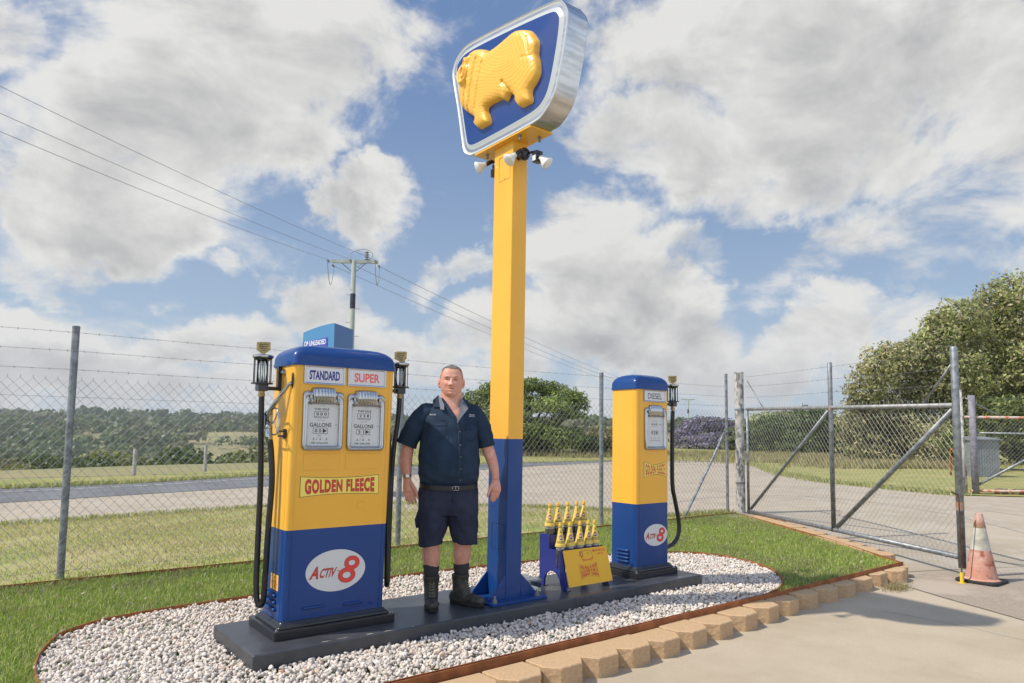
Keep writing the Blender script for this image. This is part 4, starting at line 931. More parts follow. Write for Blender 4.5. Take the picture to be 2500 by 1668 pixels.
text('lettering',"MOTOR OIL",lambda u,v:PT(.345+u*.160,hP-.040+v*.022,.0036),m_red,pn,bold=.025)
text('lettering',"SAE 30",lambda u,v:PT(.395+u*.072,hP-.066+v*.018,.0036),m_red,pn,bold=.01)
bt=bowtie(.155,.375,.045,.185,.022); bt=[(a,b) for a,b in bt]
for g,mm,o in ((0,mat('dark_outline',(0,0,0)),.0036),(.0016,mat('panel_yellow',(0,0,0)),.0042)):
    pts=bowtie(.155+g,.375-g,.045+g,.185-g,.022); q=MB(); q.add([PT(a,b,o) for a,b in pts],[tuple(range(len(pts)))]); put('emblem_outline' if g==0 else 'emblem_field',q,mm,pn)
for g,mm,o in ((0,m_red,.0054),):
    text('lettering',"GOLDEN FLEECE",lambda u,v,o=o:PT(.166+u*.198,.115+(2*v-1)*.050*(1+.45*((2*u-1)**2-.5)),o),mm,pn,bold=.034,grow=g,spacing=1.3)
# little ram line drawing
def strokes(paths,m,o,w,fn,name,par):
    q=MB()
    for pth in paths:
        pth=[Vector(p) for p in pth]; L_=[];R_=[]
        for i,p in enumerate(pth):
            t=(pth[min(i+1,len(pth)-1)]-pth[max(i-1,0)]).normalized(); n=Vector((-t.y,t.x))*w*(.5+.5*math.sin(pi*(i+.6)/(len(pth)+.2))); L_.append(fn(p.x+n.x,p.y+n.y,o)); R_.append(fn(p.x-n.x,p.y-n.y,o))
        k=len(pth); q.add(L_+R_,[(i,i+1,k+i+1,k+i) for i in range(k-1)])
    put(name,q,m,par)
ar=lambda cx,cz,rx,rz,a0,a1,n=12:[(cx+rx*math.cos(rad(a0+(a1-a0)*i/n)),cz+rz*math.sin(rad(a0+(a1-a0)*i/n))) for i in range(n+1)]
strokes([ar(.206,.262,.020,.026,60,300),ar(.207,.262,.010,.014,-60,250),[(.205,.288),(.24,.283),(.30,.287),(.325,.275),(.335,.25),(.338,.225)],[(.275,.27),(.285,.262),(.30,.268)],[(.285,.262),(.288,.25)],[(.225,.285),(.222,.255),(.226,.23)]],m_ink,.0044,.0012,PT,'ram_drawing',pn)
strokes([[(.196,.240),(.203,.222),(.22,.210),(.25,.205),(.285,.205),(.315,.212),(.335,.228)],[(.212,.215),(.214,.196)],[(.232,.21),(.231,.198)],[(.31,.21),(.311,.195)],[(.33,.222),(.331,.205)],ar(.206,.262,.016,.021,80,320)],m_red,.0045,.0032,PT,'ram_drawing',pn)
q=MB()
for a,b in ((.012,.012),(wP-.012,.012)): q.add([PT(a+.004*math.cos(t*pi/4),b+.004*math.sin(t*pi/4),.0036) for t in range(8)],[tuple(range(8))])
put_each('screw',q,m_ink,pn)
# oil bottle: glass body, cone spout
def bottle():
    T=thing('oil_bottle','','bottle',(0,0,0),'oil bottles in the blue stand')
    q=MB(); q.smooth=True; q.lathe([(.036,0),(.040,.006),(.040,.160),(.038,.165)],(0,0,0),20); g=put('glass_body',q,m_bottle,T,smooth=True)
    q=MB(); q.smooth=True; q.lathe([(.0385,.164),(.0385,.176),(.034,.182),(.034,.192)],(0,0,0),20); put('glass_shoulder',q,m_neck,T,smooth=True)
    q=MB(); q.smooth=True; q.lathe([(.046,.188),(.047,.190),(.045,.210),(.0405,.211),(.013,.350),(.010,.352)],(0,0,0),24); c=put30('spout_cone',q,mat('yellow_plastic',(.72,.52,.10),.42,coat=.1),T,ang=30)
    q=MB(); q.lathe([(.012,.352),(.012,.358)],(0,0,0),16); put('spout_gap',q,m_ink,T)
    q=MB(); q.smooth=True; q.lathe([(.0150,.357),(.0155,.360),(.0150,.378),(.0115,.381),(.0105,.392),(.004,.394)],(0,0,0),16); put30('cap',q,mat('cap_yellow',(.78,.48,.06),.4),T,ang=30)
    def on(u,z,o):  # u: arc angle about the facing direction, z height on the cone
        r=.0405+(.013-.0405)*(z-.211)/.139+o; a=rad(-118)+u; return (r*math.cos(a),r*math.sin(a),z)
    def patch(name,cu,cz_,ru,rz,m,o,n=20,k=3):
        q=MB(); rings=[]
        for i in range(k+1):
            s=max(i/k,.02); rings.append([on(cu+ru*s*math.cos(2*pi*j/n)/(.0405+(.013-.0405)*(cz_-.211)/.139),cz_+rz*s*math.sin(2*pi*j/n),o) for j in range(n)])
        q.loft(rings,True,False); put(name,q,m,c)
    patch('round_label',.0,.268,.0165,.020,m_navy,.0006); patch('label_emblem',.25,.270,.011,.012,mat('label_orange',(.72,.25,.12),.5),.0011)
    patch('label_emblem',-.25,.266,.006,.009,mat('label_white',(.6,.6,.58),.5),.0011)
    patch('label_digits',.05,.312,.006,.007,m_ink,.0006); patch('label_digits',.05,.327,.0045,.004,m_ink,.0006)
    for zz,hh in ((.233,.006),(.222,.005)):
        q=MB(); nn=16; q.loft([[on(-1.1+2.2*i/nn,zz,.0006) for i in range(nn+1)],[on(-1.1+2.2*i/nn,zz+hh,.0006) for i in range(nn+1)]],False,False,closed=False); put('label_band',q,mat('label_grey',(.22,.2,.08),.5) if zz>.23 else m_ink,c)
    return T
b0=bottle(); ordn=['leftmost','second from left','middle','second from right','rightmost']
first=True
for row,(Y_,z0,xs) in enumerate(((4.80,.448,[4.168,4.272,4.385,4.492,4.598-.02]),(4.625,.292,[4.150,4.257,4.365,4.470,4.572-.012]))):
    for k,xx in enumerate(xs):
        o=b0 if first else copytree(b0); first=False
        o.location=(xx,Y_,z0); o.rotation_euler=(random.uniform(-.02,.02),random.uniform(-.02,.02),random.uniform(-.25,.25))
        o['label']='%s oil bottle with yellow cone spout, %s row of the stand'%(ordn[k],('raised back','lower front')[row])

# ------------------------------------------------------------ chain-link fence
def mesh_wires(q,f,u0,u1,r,p=.10,qh=.108,rows=17,spike=.028,top=True):
    """f(u,t): t 0..1 from the lower to the upper edge"""
    w=rows*p   # horizontal run of a wire over the full height
    nfull=int((u1-u0)/p)
    for s in (1,-1):
        k=-rows-1
        while k<=nfull+rows+1:
            a=u0+k*p; b=a+s*w; ta,tb=0.,1.
            # clip to u0..u1
            lo,hi=0.,1.
            for bound,sign in ((u0,1),(u1,-1)):
                da=(a-bound)*sign; db=(b-bound)*sign
                if da<0 and db<0: lo=2; break
                if da<0: lo=max(lo,-da/(db-da))
                if db<0: hi=min(hi,da/(da-db))
            if lo<hi-1e-3:
                n=max(1,int((hi-lo)*4)); pts=[]
                for i in range(n+1):
                    t=lo+(hi-lo)*i/n; pts.append(f(a+(b-a)*t,t,s*.0015))
                q.tube(pts,r,3,cap=False)
            k+=1
    if top:
        for k in range(nfull):
            u=u0+k*p; q.tube([f(u,1,0),f(u,1+spike/1.9,0)],r*1.1,3,cap=False)
def barbs(q,a,b,sag=.0,r=.0016,st=.135):
    a=Vector(a);b=Vector(b);L_=(b-a).length; n=max(2,int(L_/1.2)); P=lambda t:a.lerp(b,t)-Vector((0,0,sag*4*t*(1-t)))
    q.tube([P(i/n) for i in range(n+1)],r,4,cap=False)
    k=int(L_/st)
    for i in range(k):
        c=P((i+.5+random.uniform(-.1,.1))/k)
        for _ in range(2):
            d=Vector((random.uniform(-.5,.5),random.uniform(-.6,.6),random.uniform(-1,1))).normalized()*.014
            q.tube([c-d,c+d],r*.9,3,cap=False)
FY=8.17; FX0,FX1=-2.3,11.56
FE=thing('fence','grey chain-link fence with steel posts and three barbed wires behind the garden','fence',(4.6,FY,0))
for i,(x,tx) in enumerate(((.83,.012),(4.51,0),(8.20,0),(11.595,0))):
    q=MB(); q.smooth=True; zt=2.47 if i<3 else 2.66; r=.034 if i<3 else .028
    q.lathe([(r,-.05),(r,zt-.03),(r+.002,zt-.028),(r+.002,zt-.004),(r*.8,zt)],(x,FY,0),16); put30('post',q,m_galv,FE)
q=MB(); f=lambda u,t,o:(u,FY-.036+o,.03+t*1.90); mesh_wires(q,f,FX0,FX1,.0023,rows=18); put('wire_mesh',q,m_wire,FE)
for z in (1.76,.98,.08):
    q=MB(); q.tube([(FX0,FY-.036,z),(4,FY-.036,z-.004),(FX1,FY-.036,z)],.0018,4,cap=False); put('tension_wire',q,m_wire,FE)
for z in (2.40,2.215,2.03):
    q=MB(); 
    xs=[FX0,.83,4.51,8.20,11.58]
    for a,b in zip(xs,xs[1:]): barbs(q,(a,FY-.036,z),(b,FY-.036,z),.012)
    put('barbed_wire',q,m_barb,FE)
q=MB(); q.tube(smoothpath([(10.22,8.12,-.02),(11.05,8.13,.98),(11.38,8.13,1.42),(11.47,8.14,1.50),(11.58,8.15,1.52)],5),.024,12); put('corner_brace',q,m_galv,FE,smooth=True)
# big peeling white gate post
m_peel=mat('peeling_white_paint',(.52,.49,.45),.7,.0,col2=(.19,.185,.175),vs=16,lo=.49,hi=.54,bump=.4,bs=16,bdist=.004,stretch=(1,1,.5),c3=(.42,.40,.37),s3=7)
GP=thing('gate_post','thick steel gate post with peeling white paint between the fence and the gate','gate post',(11.80,8.02,0))
q=MB(); q.smooth=True; q.lathe([(.085,-.05),(.085,2.665),(.089,2.67),(.089,2.69),(.07,2.70)],(11.80,8.02,0),24); put30('post',q,m_peel,GP)
for z in (.55,1.95):
    q=MB(); q.lathe([(.091,0),(.091,.035)],(11.80,8.02,z),24); put_each('hinge_band',q,m_galv,GP)
# ------------------------------------------------------------ swing gate
GA=Vector((11.90,7.97)); GB=Vector((9.238,3.332)); gd=(GB-GA).normalized(); gn=Vector((-gd.y,gd.x))
def GG(u,z,o=0.): p=GA+gd*u+gn*o; return (p.x,p.y,z)
m_rusty=mat('rust_bloom',(.30,.15,.09),.8,col2=(.28,.24,.20),vs=14)
GT=thing('gate','wide galvanised chain-link swing gate with diagonal braces and barbed wire, standing open','gate',(10.57,5.65,0))
zb=lambda u:-.0+.04*u/5.3+.01; ztp=lambda u:1.975-.125*u/5.3
def gt(name,pts,r,m=m_galv,n=12): q=MB(); q.tube(pts,r,n); return put(name,q,m,GT,smooth=True)
gt('top_rail',[GG(.08,ztp(0)),GG(5.33,ztp(5.33))],.030,mat('pale_galvanised',(.36,.36,.35),.55,.4,var=.35,vs=10))
gt('bottom_rail',[GG(.08,zb(0)+.03),GG(5.30,zb(5.3)+.03)],.032)
gt('end_post',[GG(5.35,-.04),GG(5.35,2.53),GG(5.35,2.55)],[.042,.042,.03])
gt('middle_post',[GG(2.83,zb(2.8)),GG(2.83,2.60),GG(2.83,2.61)],[.034,.034,.026])
gt('hinge_stile',[GG(.10,.0),GG(.10,1.99)],.025)
gt('brace',[GG(.20,.10),GG(2.77,1.86)],.027); gt('brace',[GG(2.93,.12),GG(5.30,1.80)],.032)
gt('barb_stay',[GG(5.30,2.34),GG(4.80,1.87)],.012); gt('barb_stay',[GG(.12,2.52),GG(.72,1.98)],.009)
q=MB(); q.lathe([(.037,0),(.037,.05)],GG(2.83,ztp(2.8)-.045),14); s=put('rust_band',q,m_rusty,GT); q=MB(); q.lathe([(.0435,0),(.0435,.10)],GG(5.35,.62),14); put('rust_band',q,m_rusty,GT)
q=MB(); mesh_wires(q,lambda u,t,o:GG(u,zb(u)+.03+t*(ztp(u)-zb(u)-.0),.033+o),.12,5.31,.0021,p=.093,rows=19,spike=.05); put('wire_mesh',q,m_wire,GT)
q=MB()
for i in range(14): 
    u=.3+i*.37; c=GG(u,zb(u)+.03); q.tube([Vector(c)-Vector((gd.x,gd.y,0))*.003,Vector(c)+Vector((gd.x,gd.y,0))*.003],.036,12); c=GG(u,ztp(u)); q.tube([Vector(c)-Vector((gd.x,gd.y,0))*.003,Vector(c)+Vector((gd.x,gd.y,0))*.003],.034,12)
put('tie_wires',q,m_wire,GT)['kind']='stuff'
for z0,z1 in ((2.60,2.49),(2.41,2.29),(2.20,2.10)):
    q=MB(); barbs(q,GG(.05,z0),GG(2.83,(z0+z1)/2),.01); barbs(q,GG(2.83,(z0+z1)/2),GG(5.35,z1),.01); put('barbed_wire',q,m_barb,GT)
# drop bolt
DB=thing('drop_bolt','thin rusty drop rod standing in a yellow ground socket at the gate end','gate bolt',(8.98,3.17,-.12))
def bx(x,y,z0): return gp(x,y,z0)
b=gp(2349,1424,-.145)
q=MB(); q.smooth=True; q.lathe([(.045,0),(.045,.006)],tuple(b),6); q.lathe([(.020,.006),(.020,.115),(.014,.117)],tuple(b),14); put30('socket',q,mat('safety_yellow',(.80,.55,.04),.5,var=.2,vs=20),DB)
q=MB(); q.smooth=True; B_=Vector(b); q.tube(smoothpath([B_+Vector((0,0,.08)),B_+Vector((0,0,.5)),B_+Vector((.0,0,.93)),B_+Vector((-.02,.02,.98)),B_+Vector((-.07,.05,1.0))],5),.0075,8); put('rod',q,mat('rusty_rod',(.10,.045,.03),.7,var=.4,vs=20),DB,smooth=True)
# traffic cone
cb=gp(2397,1421,-.145); cx_,cy_,cz_=cb
CO=thing('traffic_cone','faded red and white traffic cone with heavy black base beside the gate end','traffic cone',tuple(cb))
q=MB(); q.prism(rrect(cx_-.21,cx_+.21,cy_-.21,cy_+.21,.06,5),lambda a,b:(a,b,cz_+.002),lambda a,b:(a,b,cz_+.035)); bs=put('base',q,mat('cone_rubber',(.03,.03,.028),.8,var=.4,vs=15),CO,bevel=.008)
m_cr=mat('faded_red',(.48,.22,.15),.7,col2=(.54,.36,.29),vs=5,c3=(.30,.09,.05),s3=9); m_cw=mat('dirty_white',(.52,.50,.42),.6,col2=(.38,.36,.28),vs=7,c3=(.26,.25,.2),s3=5)
q=MB(); q.smooth=True; rf=lambda z:.155+(.036-.155)*((z-.04)/.72)
def rg(z,r): return [(cx_+r*math.cos(2*pi*j/28),cy_+r*math.sin(2*pi*j/28),cz_+z) for j in range(28)]
for mi,zz in ((0,[(.034,.185),(.05,.160),(.36,rf(.36))]),(1,[(.36,rf(.36)),(.60,rf(.60))]),(2,[(.60,rf(.60)),(.645,rf(.645))]),(0,[(.645,rf(.645)),(.76,rf(.76)),(.765,.028)])):
    q.mi=mi; q.loft([rg(a,b) for a,b in zz],False,mi==0 and zz[-1][0]>.7)
put30('cone',q,[m_cr,m_cw,mat('cone_brown',(.33,.22,.13),.7,var=.3,vs=8)],CO,ang=40)
# sprinkler by the fence
sb=Vector(gp(933,1262,.0)); sb.z=0
SP=thing('sprinkler','small orange and grey impact sprinkler on a black spike by the fence edging','sprinkler',tuple(sb))
q=MB(); q.smooth=True; q.tube([sb,sb+Vector((0,0,.13))],.008,8); q.ell(sb+Vector((0,0,.10)),(.03,.03,.018),10,6); put('spike',q,m_blk,SP,smooth=True)
q=MB(); q.smooth=True; q.lathe([(.014,.12),(.018,.14),(.012,.17),(.010,.20)],tuple(sb),12); q.tube([sb+Vector((0,0,.19)),sb+Vector((-.055,.02,.215))],.010,8); put('nozzle_body',q,mat('orange_plastic',(.70,.13,.03),.5),SP,smooth=True)
q=MB(); q.smooth=True; q.tube([sb+Vector((.0,0,.22)),sb+Vector((.05,-.02,.225)),sb+Vector((.06,-.02,.19))],.010,8); put('hammer_arm',q,mat('grey_plastic',(.22,.23,.24),.5),SP,smooth=True)

# ------------------------------------------------------------ second gate, far right
A_=Vector((20.96,7.38)); Bd=Vector((21.906,6.387))-A_; Bd.normalize(); 
def G2(u,z,o=0): p=A_+Bd*u+Vector((-Bd.y,Bd.x))*o; return (p.x,p.y,z)
T=thing('gate','red-railed chain-link gate on a white post at the far right of the driveway','gate',(21.4,6.9,0))
m_redp=mat('flaking_red_paint',(.50,.16,.09),.7,col2=(.50,.42,.36),vs=8,lo=.4,hi=.55)
def t2(name,pts,r,m): q=MB(); q.tube(pts,r,10); put(name,q,m,T,smooth=True)
t2('post',[G2(-.03,-.05),G2(-.08,2.76)],.055,m_peel); t2('post',[G2(.22,-.05),G2(.20,2.62)],.085,mat('mauve_grey_post',(.25,.24,.27),.7,var=.4,vs=8))
t2('top_rail',[G2(.0,2.04),G2(4,2.02)],.035,m_redp); t2('middle_rail',[G2(.2,1.62),G2(4,1.60)],.025,m_galv); t2('bottom_rail',[G2(.1,.10),G2(4,.14)],.035,m_redp)
t2('brace',[G2(.15,.18),G2(2.6,1.6)],.035,m_galv); t2('stay',[G2(.05,2.55),G2(.9,2.06)],.02,m_galv)
q=MB(); mesh_wires(q,lambda u,t,o:G2(u,.1+t*1.92,o),.05,4.,.0022,p=.10,rows=18,top=False); put('wire_mesh',q,m_wire,T)
for z in (2.55,2.35,2.2):
    q=MB(); barbs(q,G2(.1,z),G2(4,z-.03),.02,r=.0022); put('barbed_wire',q,m_barb,T)
q=MB(); q.tube(smoothpath([G2(-.04,1.9,.07),G2(-.03,1.2,.07),G2(.05,.6,.07),G2(-.02,.2,.07)],4),.012,6); put('hanging_chain',q,m_rust,T,smooth=True)
for k in range(3):
    p=Vector(G2(.95+k*.42,0,.25)); q=MB(); q.box(p.x-.19,p.x+.19,p.y-.1,p.y+.1,-.02,.15)
    tag(put('brick_block',q,mat('brown_block',(.27,.17,.09),.9,var=.3,vs=6),bevel=.01,loc=tuple(p)),'brown edging block under the far red gate, '+('leftmost','middle','rightmost')[k]+' of the row','block','brown blocks under the far gate')
# grey sheet-metal shed behind it
p=Vector(dp(2405,1140,27)); p.z=0
T=thing('shed','small grey sheet-metal shed behind the red-railed far gate','shed',tuple(p))
q=MB(); hx=Vector((.79,-.61)); 
def SH(u,v,z): return (p.x+hx.x*u+.61*v,p.y+hx.y*u+.79*v,z)
pr_=[(-.55,0)]; n=22
poly=[(-.55+1.1*i/n,-.03+(.012 if i%2 else 0)) for i in range(n+1)]+[(.55,.8),(-.55,.8)]
q.prism(poly,lambda a,b:SH(a,b,0),lambda a,b:SH(a,b,1.42)); put('wall',q,mat('grey_sheet',(.22,.235,.25),.7,.1,var=.3,vs=3),T)
q=MB(); q.prism([(-.62,-.1),(.62,-.1),(.62,.9),(-.62,.9)],lambda a,b:SH(a,b,1.42),lambda a,b:SH(a,b,1.48+.1*b)); put('roof',q,mat('grey_sheet',(0,0,0)),T)
# rusty hoop on the bank
p=Vector(gp(2322,1160,.02)); q=MB(); q.tube(smoothpath([p,p+Vector((.02,.0,.95)),p+Vector((.15,-.12,1.0)),p+Vector((.42,-.32,1.0)),p+Vector((.5,-.4,.95)),p+Vector((.5,-.4,0))],4),.035,8)
tag(put('steel_hoop',q,m_rust,smooth=True,loc=tuple(p)),'rusty steel hoop standing on the grass bank beside the big gate end','hoop')

# ------------------------------------------------------------ price sign, poles, wires, fence posts
a=Vector(dp(741,800,16));b=Vector(dp(817,790,15.6));c=Vector(dp(863,790,16.6))
T=thing('price_sign','tall light blue and dark blue price sign reading UNLEADED, rising behind the twin pump','sign',(b.x,b.y,0))
m_lb=mat('sky_blue_panel',(.065,.24,.44),.4,coat=.3); m_db=mat('mid_blue_panel',(.015,.11,.30),.4,coat=.3)
zt_=float(dp(817,789,15.6)[2])
q=MB(); n=8; v=[(a.x+(b.x-a.x)*i/n,a.y+(b.y-a.y)*i/n,zt_-.17*(1-i/n)**1.6) for i in range(n+1)]; bk=[(x+(c.x-b.x),y_+(c.y-b.y),z) for x,y_,z in v]
lo=[(a.x,a.y,0),(b.x,b.y,0),(c.x,c.y,0),(a.x+c.x-b.x,a.y+c.y-b.y,0)]
q.add(v+bk+lo,[tuple(list(range(n+1))+[2*n+3,2*n+2]),tuple([n,2*n+1,2*n+4,2*n+3]),tuple(list(range(2*n+1,n,-1))+[2*n+5,2*n+4])]+[(i,n+1+i,n+2+i,i+1) for i in range(n)]+[(0,2*n+2,2*n+5,n+1)]); q.m[1]=1
w=put('housing',q,[m_lb,m_db],T)
dv=(b-a); dv.z=0; fn_=Vector((dv.y,-dv.x,0)).normalized()
def PS_(u,z,o): p=a+dv*u+fn_*o; return (p.x,p.y,z)
q=MB(); q.add([PS_(-.0,zt_-.52,.01),PS_(.80,zt_-.52,.01),PS_(.80,zt_-.31,.01),PS_(.0,zt_-.40,.01)],[(0,1,2,3)]); pnl=put('price_panel',q,mat('purple_blue_panel',(.06,.09,.42),.4),T)
text('lettering',"OP UNLEADED",lambda u,v:PS_(.05+u*.70,zt_-.50+.115*v+.04*u,.014),mat('sign_white',(.75,.75,.78),.5),pnl,bold=.03)
m_wood=mat('painted_timber_pole',(.42,.45,.38),.8,col2=(.33,.36,.30),vs=3,stretch=(1,1,.2))
ZP1=float(dp(850,637,30)[2]); ZP2=float(dp(1681,975,105)[2])
def upole(x,yb,dep,ztop_,label,arm=1.0,px=None):
    p=Vector(dp(x,yb,dep)); p.z=0
    T=thing('utility_pole',label,'utility pole',tuple(p))
    q=MB(); q.smooth=True; q.lathe([(.14,-1),(.13,1),(.10,ztop_),(.09,ztop_+.02)],tuple(p),16); put30('pole',q,m_wood,T)
    q=MB(); q.lathe([(.117,ztop_-2.1),(.114,ztop_-1.45)],tuple(p),16); put('marker_band',q,mat('dark_band',(.03,.035,.05),.6),T)
    d=Vector((.80,-.60,0)).normalized()
    c0=p+Vector((0,0,ztop_-.10)); q=MB()
    a=c0-d*arm*.95; b=c0+d*arm*1.05; u=Vector((.6,.8,0))*.06
    q.add([a-u,a+u,b+u,b-u,a-u+Vector((0,0,.13)),a+u+Vector((0,0,.13)),b+u+Vector((0,0,.13)),b-u+Vector((0,0,.13))],[(0,1,2,3),(4,7,6,5),(0,3,7,4),(1,5,6,2),(0,4,5,1),(3,2,6,7)]); put('crossarm',q,m_wood,T)
    for s in (-.35,.35):
        q=MB(); q.tube([c0+d*s*1.5,p+Vector((0,0,ztop_-.55))],.02,6); put('arm_strut',q,m_galv,T)
    for k in range(8):
        s=1 if k%2 else -1; q=MB(); zz=ztop_-1.5-.6*k; c=p+Vector((0,0,zz)); q.tube([c,c+d*.30*s],.010,5); put_each('climbing_peg',q,m_galv,T)
    return p,c0,d,T
p1,c1,d1,T1=upole(850,1090,30,ZP1,'near utility pole with crossarm and dark band, rising behind the blue price sign',1.0)
p2,c2,d2,T2=upole(1681,1110,105,ZP2,'far thin utility pole with crossarm standing in front of the purple jacaranda',1.0)
m_ins=mat('insulator_glaze',(.25,.27,.24),.3); m_cond=mat('conductor',(.22,.22,.23),.6)
q=MB(); 
for k in range(4): q.lathe([(.06,.15+k*.1),(.11,.18+k*.1),(.06,.21+k*.1)],tuple(c1+d1*.55),12)
q.lathe([(.03,.1),(.03,.55)],tuple(c1+d1*.55),8); put('insulator',q,m_ins,T1,smooth=True)
tops=[c1-d1*1.0,c1-d1*.05+Vector((0,0,.02)),c1+d1*1.02]
for s,t in enumerate(tops):
    sd=Vector((.6,.8,0))
    for k in (-1,1):
        q=MB(); 
        for j in range(3): q.ell(t+sd*k*(.3+.13*j)+Vector((0,0,-.02)),(.05,.05,.05),8,5)
        put('strain_insulator',q,m_ins,T1,smooth=True)
    if s!=1:
        q=MB(); q.tube(smoothpath([t-sd*.6,t-sd*.35+Vector((0,0,-.6)),t+Vector((0,0,-.95)),t+sd*.35+Vector((0,0,-.7)),t+sd*.6],5),.014,5); put('jumper_wire',q,m_cond,T1,smooth=True)
q=MB(); t=c1; q.tube(smoothpath([t-sd*.6,t+Vector((-.1,0,.45)),t+d1*.5+Vector((0,0,.62)),t+d1*.8+Vector((0,0,.3)),t+sd*.7],5),.014,5); put('jumper_wire',q,m_cond,T1,smooth=True)
ends=[dp(-90,283,13.2),dp(-90,236,13.4),dp(-90,166,13.8)]
lab=['lowest overhead wire running down to the near utility pole from the left','middle overhead wire running down to the near utility pole from the left','topmost overhead wire running down to the near utility pole from the left']
labR=['left overhead wire from the near pole to the far pole','centre overhead wire from the near pole to the far pole','right overhead wire from the near pole to the far pole']
def cable(a,b,sag,r,label):
    a=Vector(a);b=Vector(b); q=MB(); n=24; q.tube([a.lerp(b,i/n)-Vector((0,0,sag*4*(i/n)*(1-i/n)))-a for i in range(n+1)],r,5,cap=False)
    o=put('overhead_wire',q,m_cond,smooth=True); o.location=a; tag(o,label,'wire','overhead wires')
for i,t in enumerate(tops):
    cable(ends[i],t-Vector((.6,.8,0))*.6 if 1 else t,.12,.0065,lab[i])
    e=c2+d2*(i-1)*.9; cable(t+Vector((.6,.8,0))*.6,e,.9,.010,labR[i])
m_post=mat('weathered_timber',(.42,.40,.34),.85,var=.3,vs=4)
wp=[(327,1160,1102,'pale timber post on the road bank, left of the twin pump'),(500,1151,1092,'pale timber post on the road bank, close beside the twin pump hose'),(1296,1112,1076,'short timber post in long grass, first right of the sign pole'),(1337,1110,1080,'short timber post in long grass, second right of the sign pole'),(1401,1109,1083,'short timber post in long grass under the spreading tree, third from the sign pole')]
for x,yb,yt,lb in wp:
    p=Vector(gp(x,yb,0)); dd=p.x*.6147+p.y*.7888; hh=(yb-yt)/F*dd*1.05; q=MB(); q.smooth=True; rr=.06 if x<600 else .14
    q.lathe([(rr,-.1),(rr*.95,hh),(rr*.6,hh+.03)],(0,0,0),10); o=put30('fence_post',q,m_post); o.location=p; tag(o,lb,'post','timber fence posts beyond the road')
# small yellow road sign by the hedge
p=Vector(dp(1923,1118,58)); p.z=.0
T=thing('road_sign','tiny yellow road sign in front of the dark hedge trees beyond the gate','road sign',tuple(p))
q=MB(); q.tube([p,p+Vector((0,0,1.3))],.04,6); put('post',q,m_galv,T)
q=MB(); c=p+Vector((-.03,-.05,1.1)); h_=Vector((.79,-.61,0)); q.add([c-h_*.28,c+Vector((0,0,-.4)),c+h_*.28,c+Vector((0,0,.4))]+[k+Vector((.03,.04,0)) for k in (c-h_*.28,c+Vector((0,0,-.4)),c+h_*.28,c+Vector((0,0,.4)))],[(0,1,2,3),(7,6,5,4),(0,4,5,1),(1,5,6,2),(2,6,7,3),(3,7,4,0)]); put('sign_plate',q,mat('sign_yellow',(.80,.50,.03),.5),T)

# ------------------------------------------------------------ trees
def leaves(cl,n,size,cols,wts=None,flat=.0,nseed=1,hollow=.35):
    """cl: list of (centre, radii); returns V,F,colours"""
    vol=np.array([r[0]*r[1]*r[2] for c,r in cl])**.7; k=RNG.choice(len(cl),n,p=vol/vol.sum())
    Cn=np.array([c for c,r in cl])[k]; Rn=np.array([r for c,r in cl])[k]
    d=RNG.normal(size=(n,3)); d/=np.linalg.norm(d,axis=1)[:,None]; rr=(hollow+(1-hollow)*RNG.uniform(0,1,n)**.45)
    lump=1+.22*np.sin(d[:,0]*7+k*1.3)*np.sin(d[:,1]*6+k*2.1)+.16*np.sin(d[:,2]*9+k)+.09*np.sin(d[:,0]*19+d[:,2]*17+k)
    P=Cn+d*Rn*(rr*lump)[:,None]
    nrm=d+RNG.normal(size=(n,3))*.8; nrm/=np.linalg.norm(nrm,axis=1)[:,None]
    t=np.cross(nrm,RNG.normal(size=(n,3))); t/=np.linalg.norm(t,axis=1)[:,None]; b=np.cross(nrm,t)
    s=(size*RNG.uniform(.6,1.35,n))[:,None]
    v=np.stack([P-t*s*.9,P-b*s*.42,P+t*s*.9,P+b*s*.42],1).reshape(-1,3)
    Fq=(np.arange(n)*4)[:,None]+np.array([[0,1,2,3]])
    col=np.clip(pal(n,cols,wts)*1.8,0,.85); cn=RNG.uniform(.75,1.25,len(cl))[k][:,None]; col=col*cn
    return v,Fq,np.repeat(np.concatenate([col,np.ones((n,1))],1),4,0)
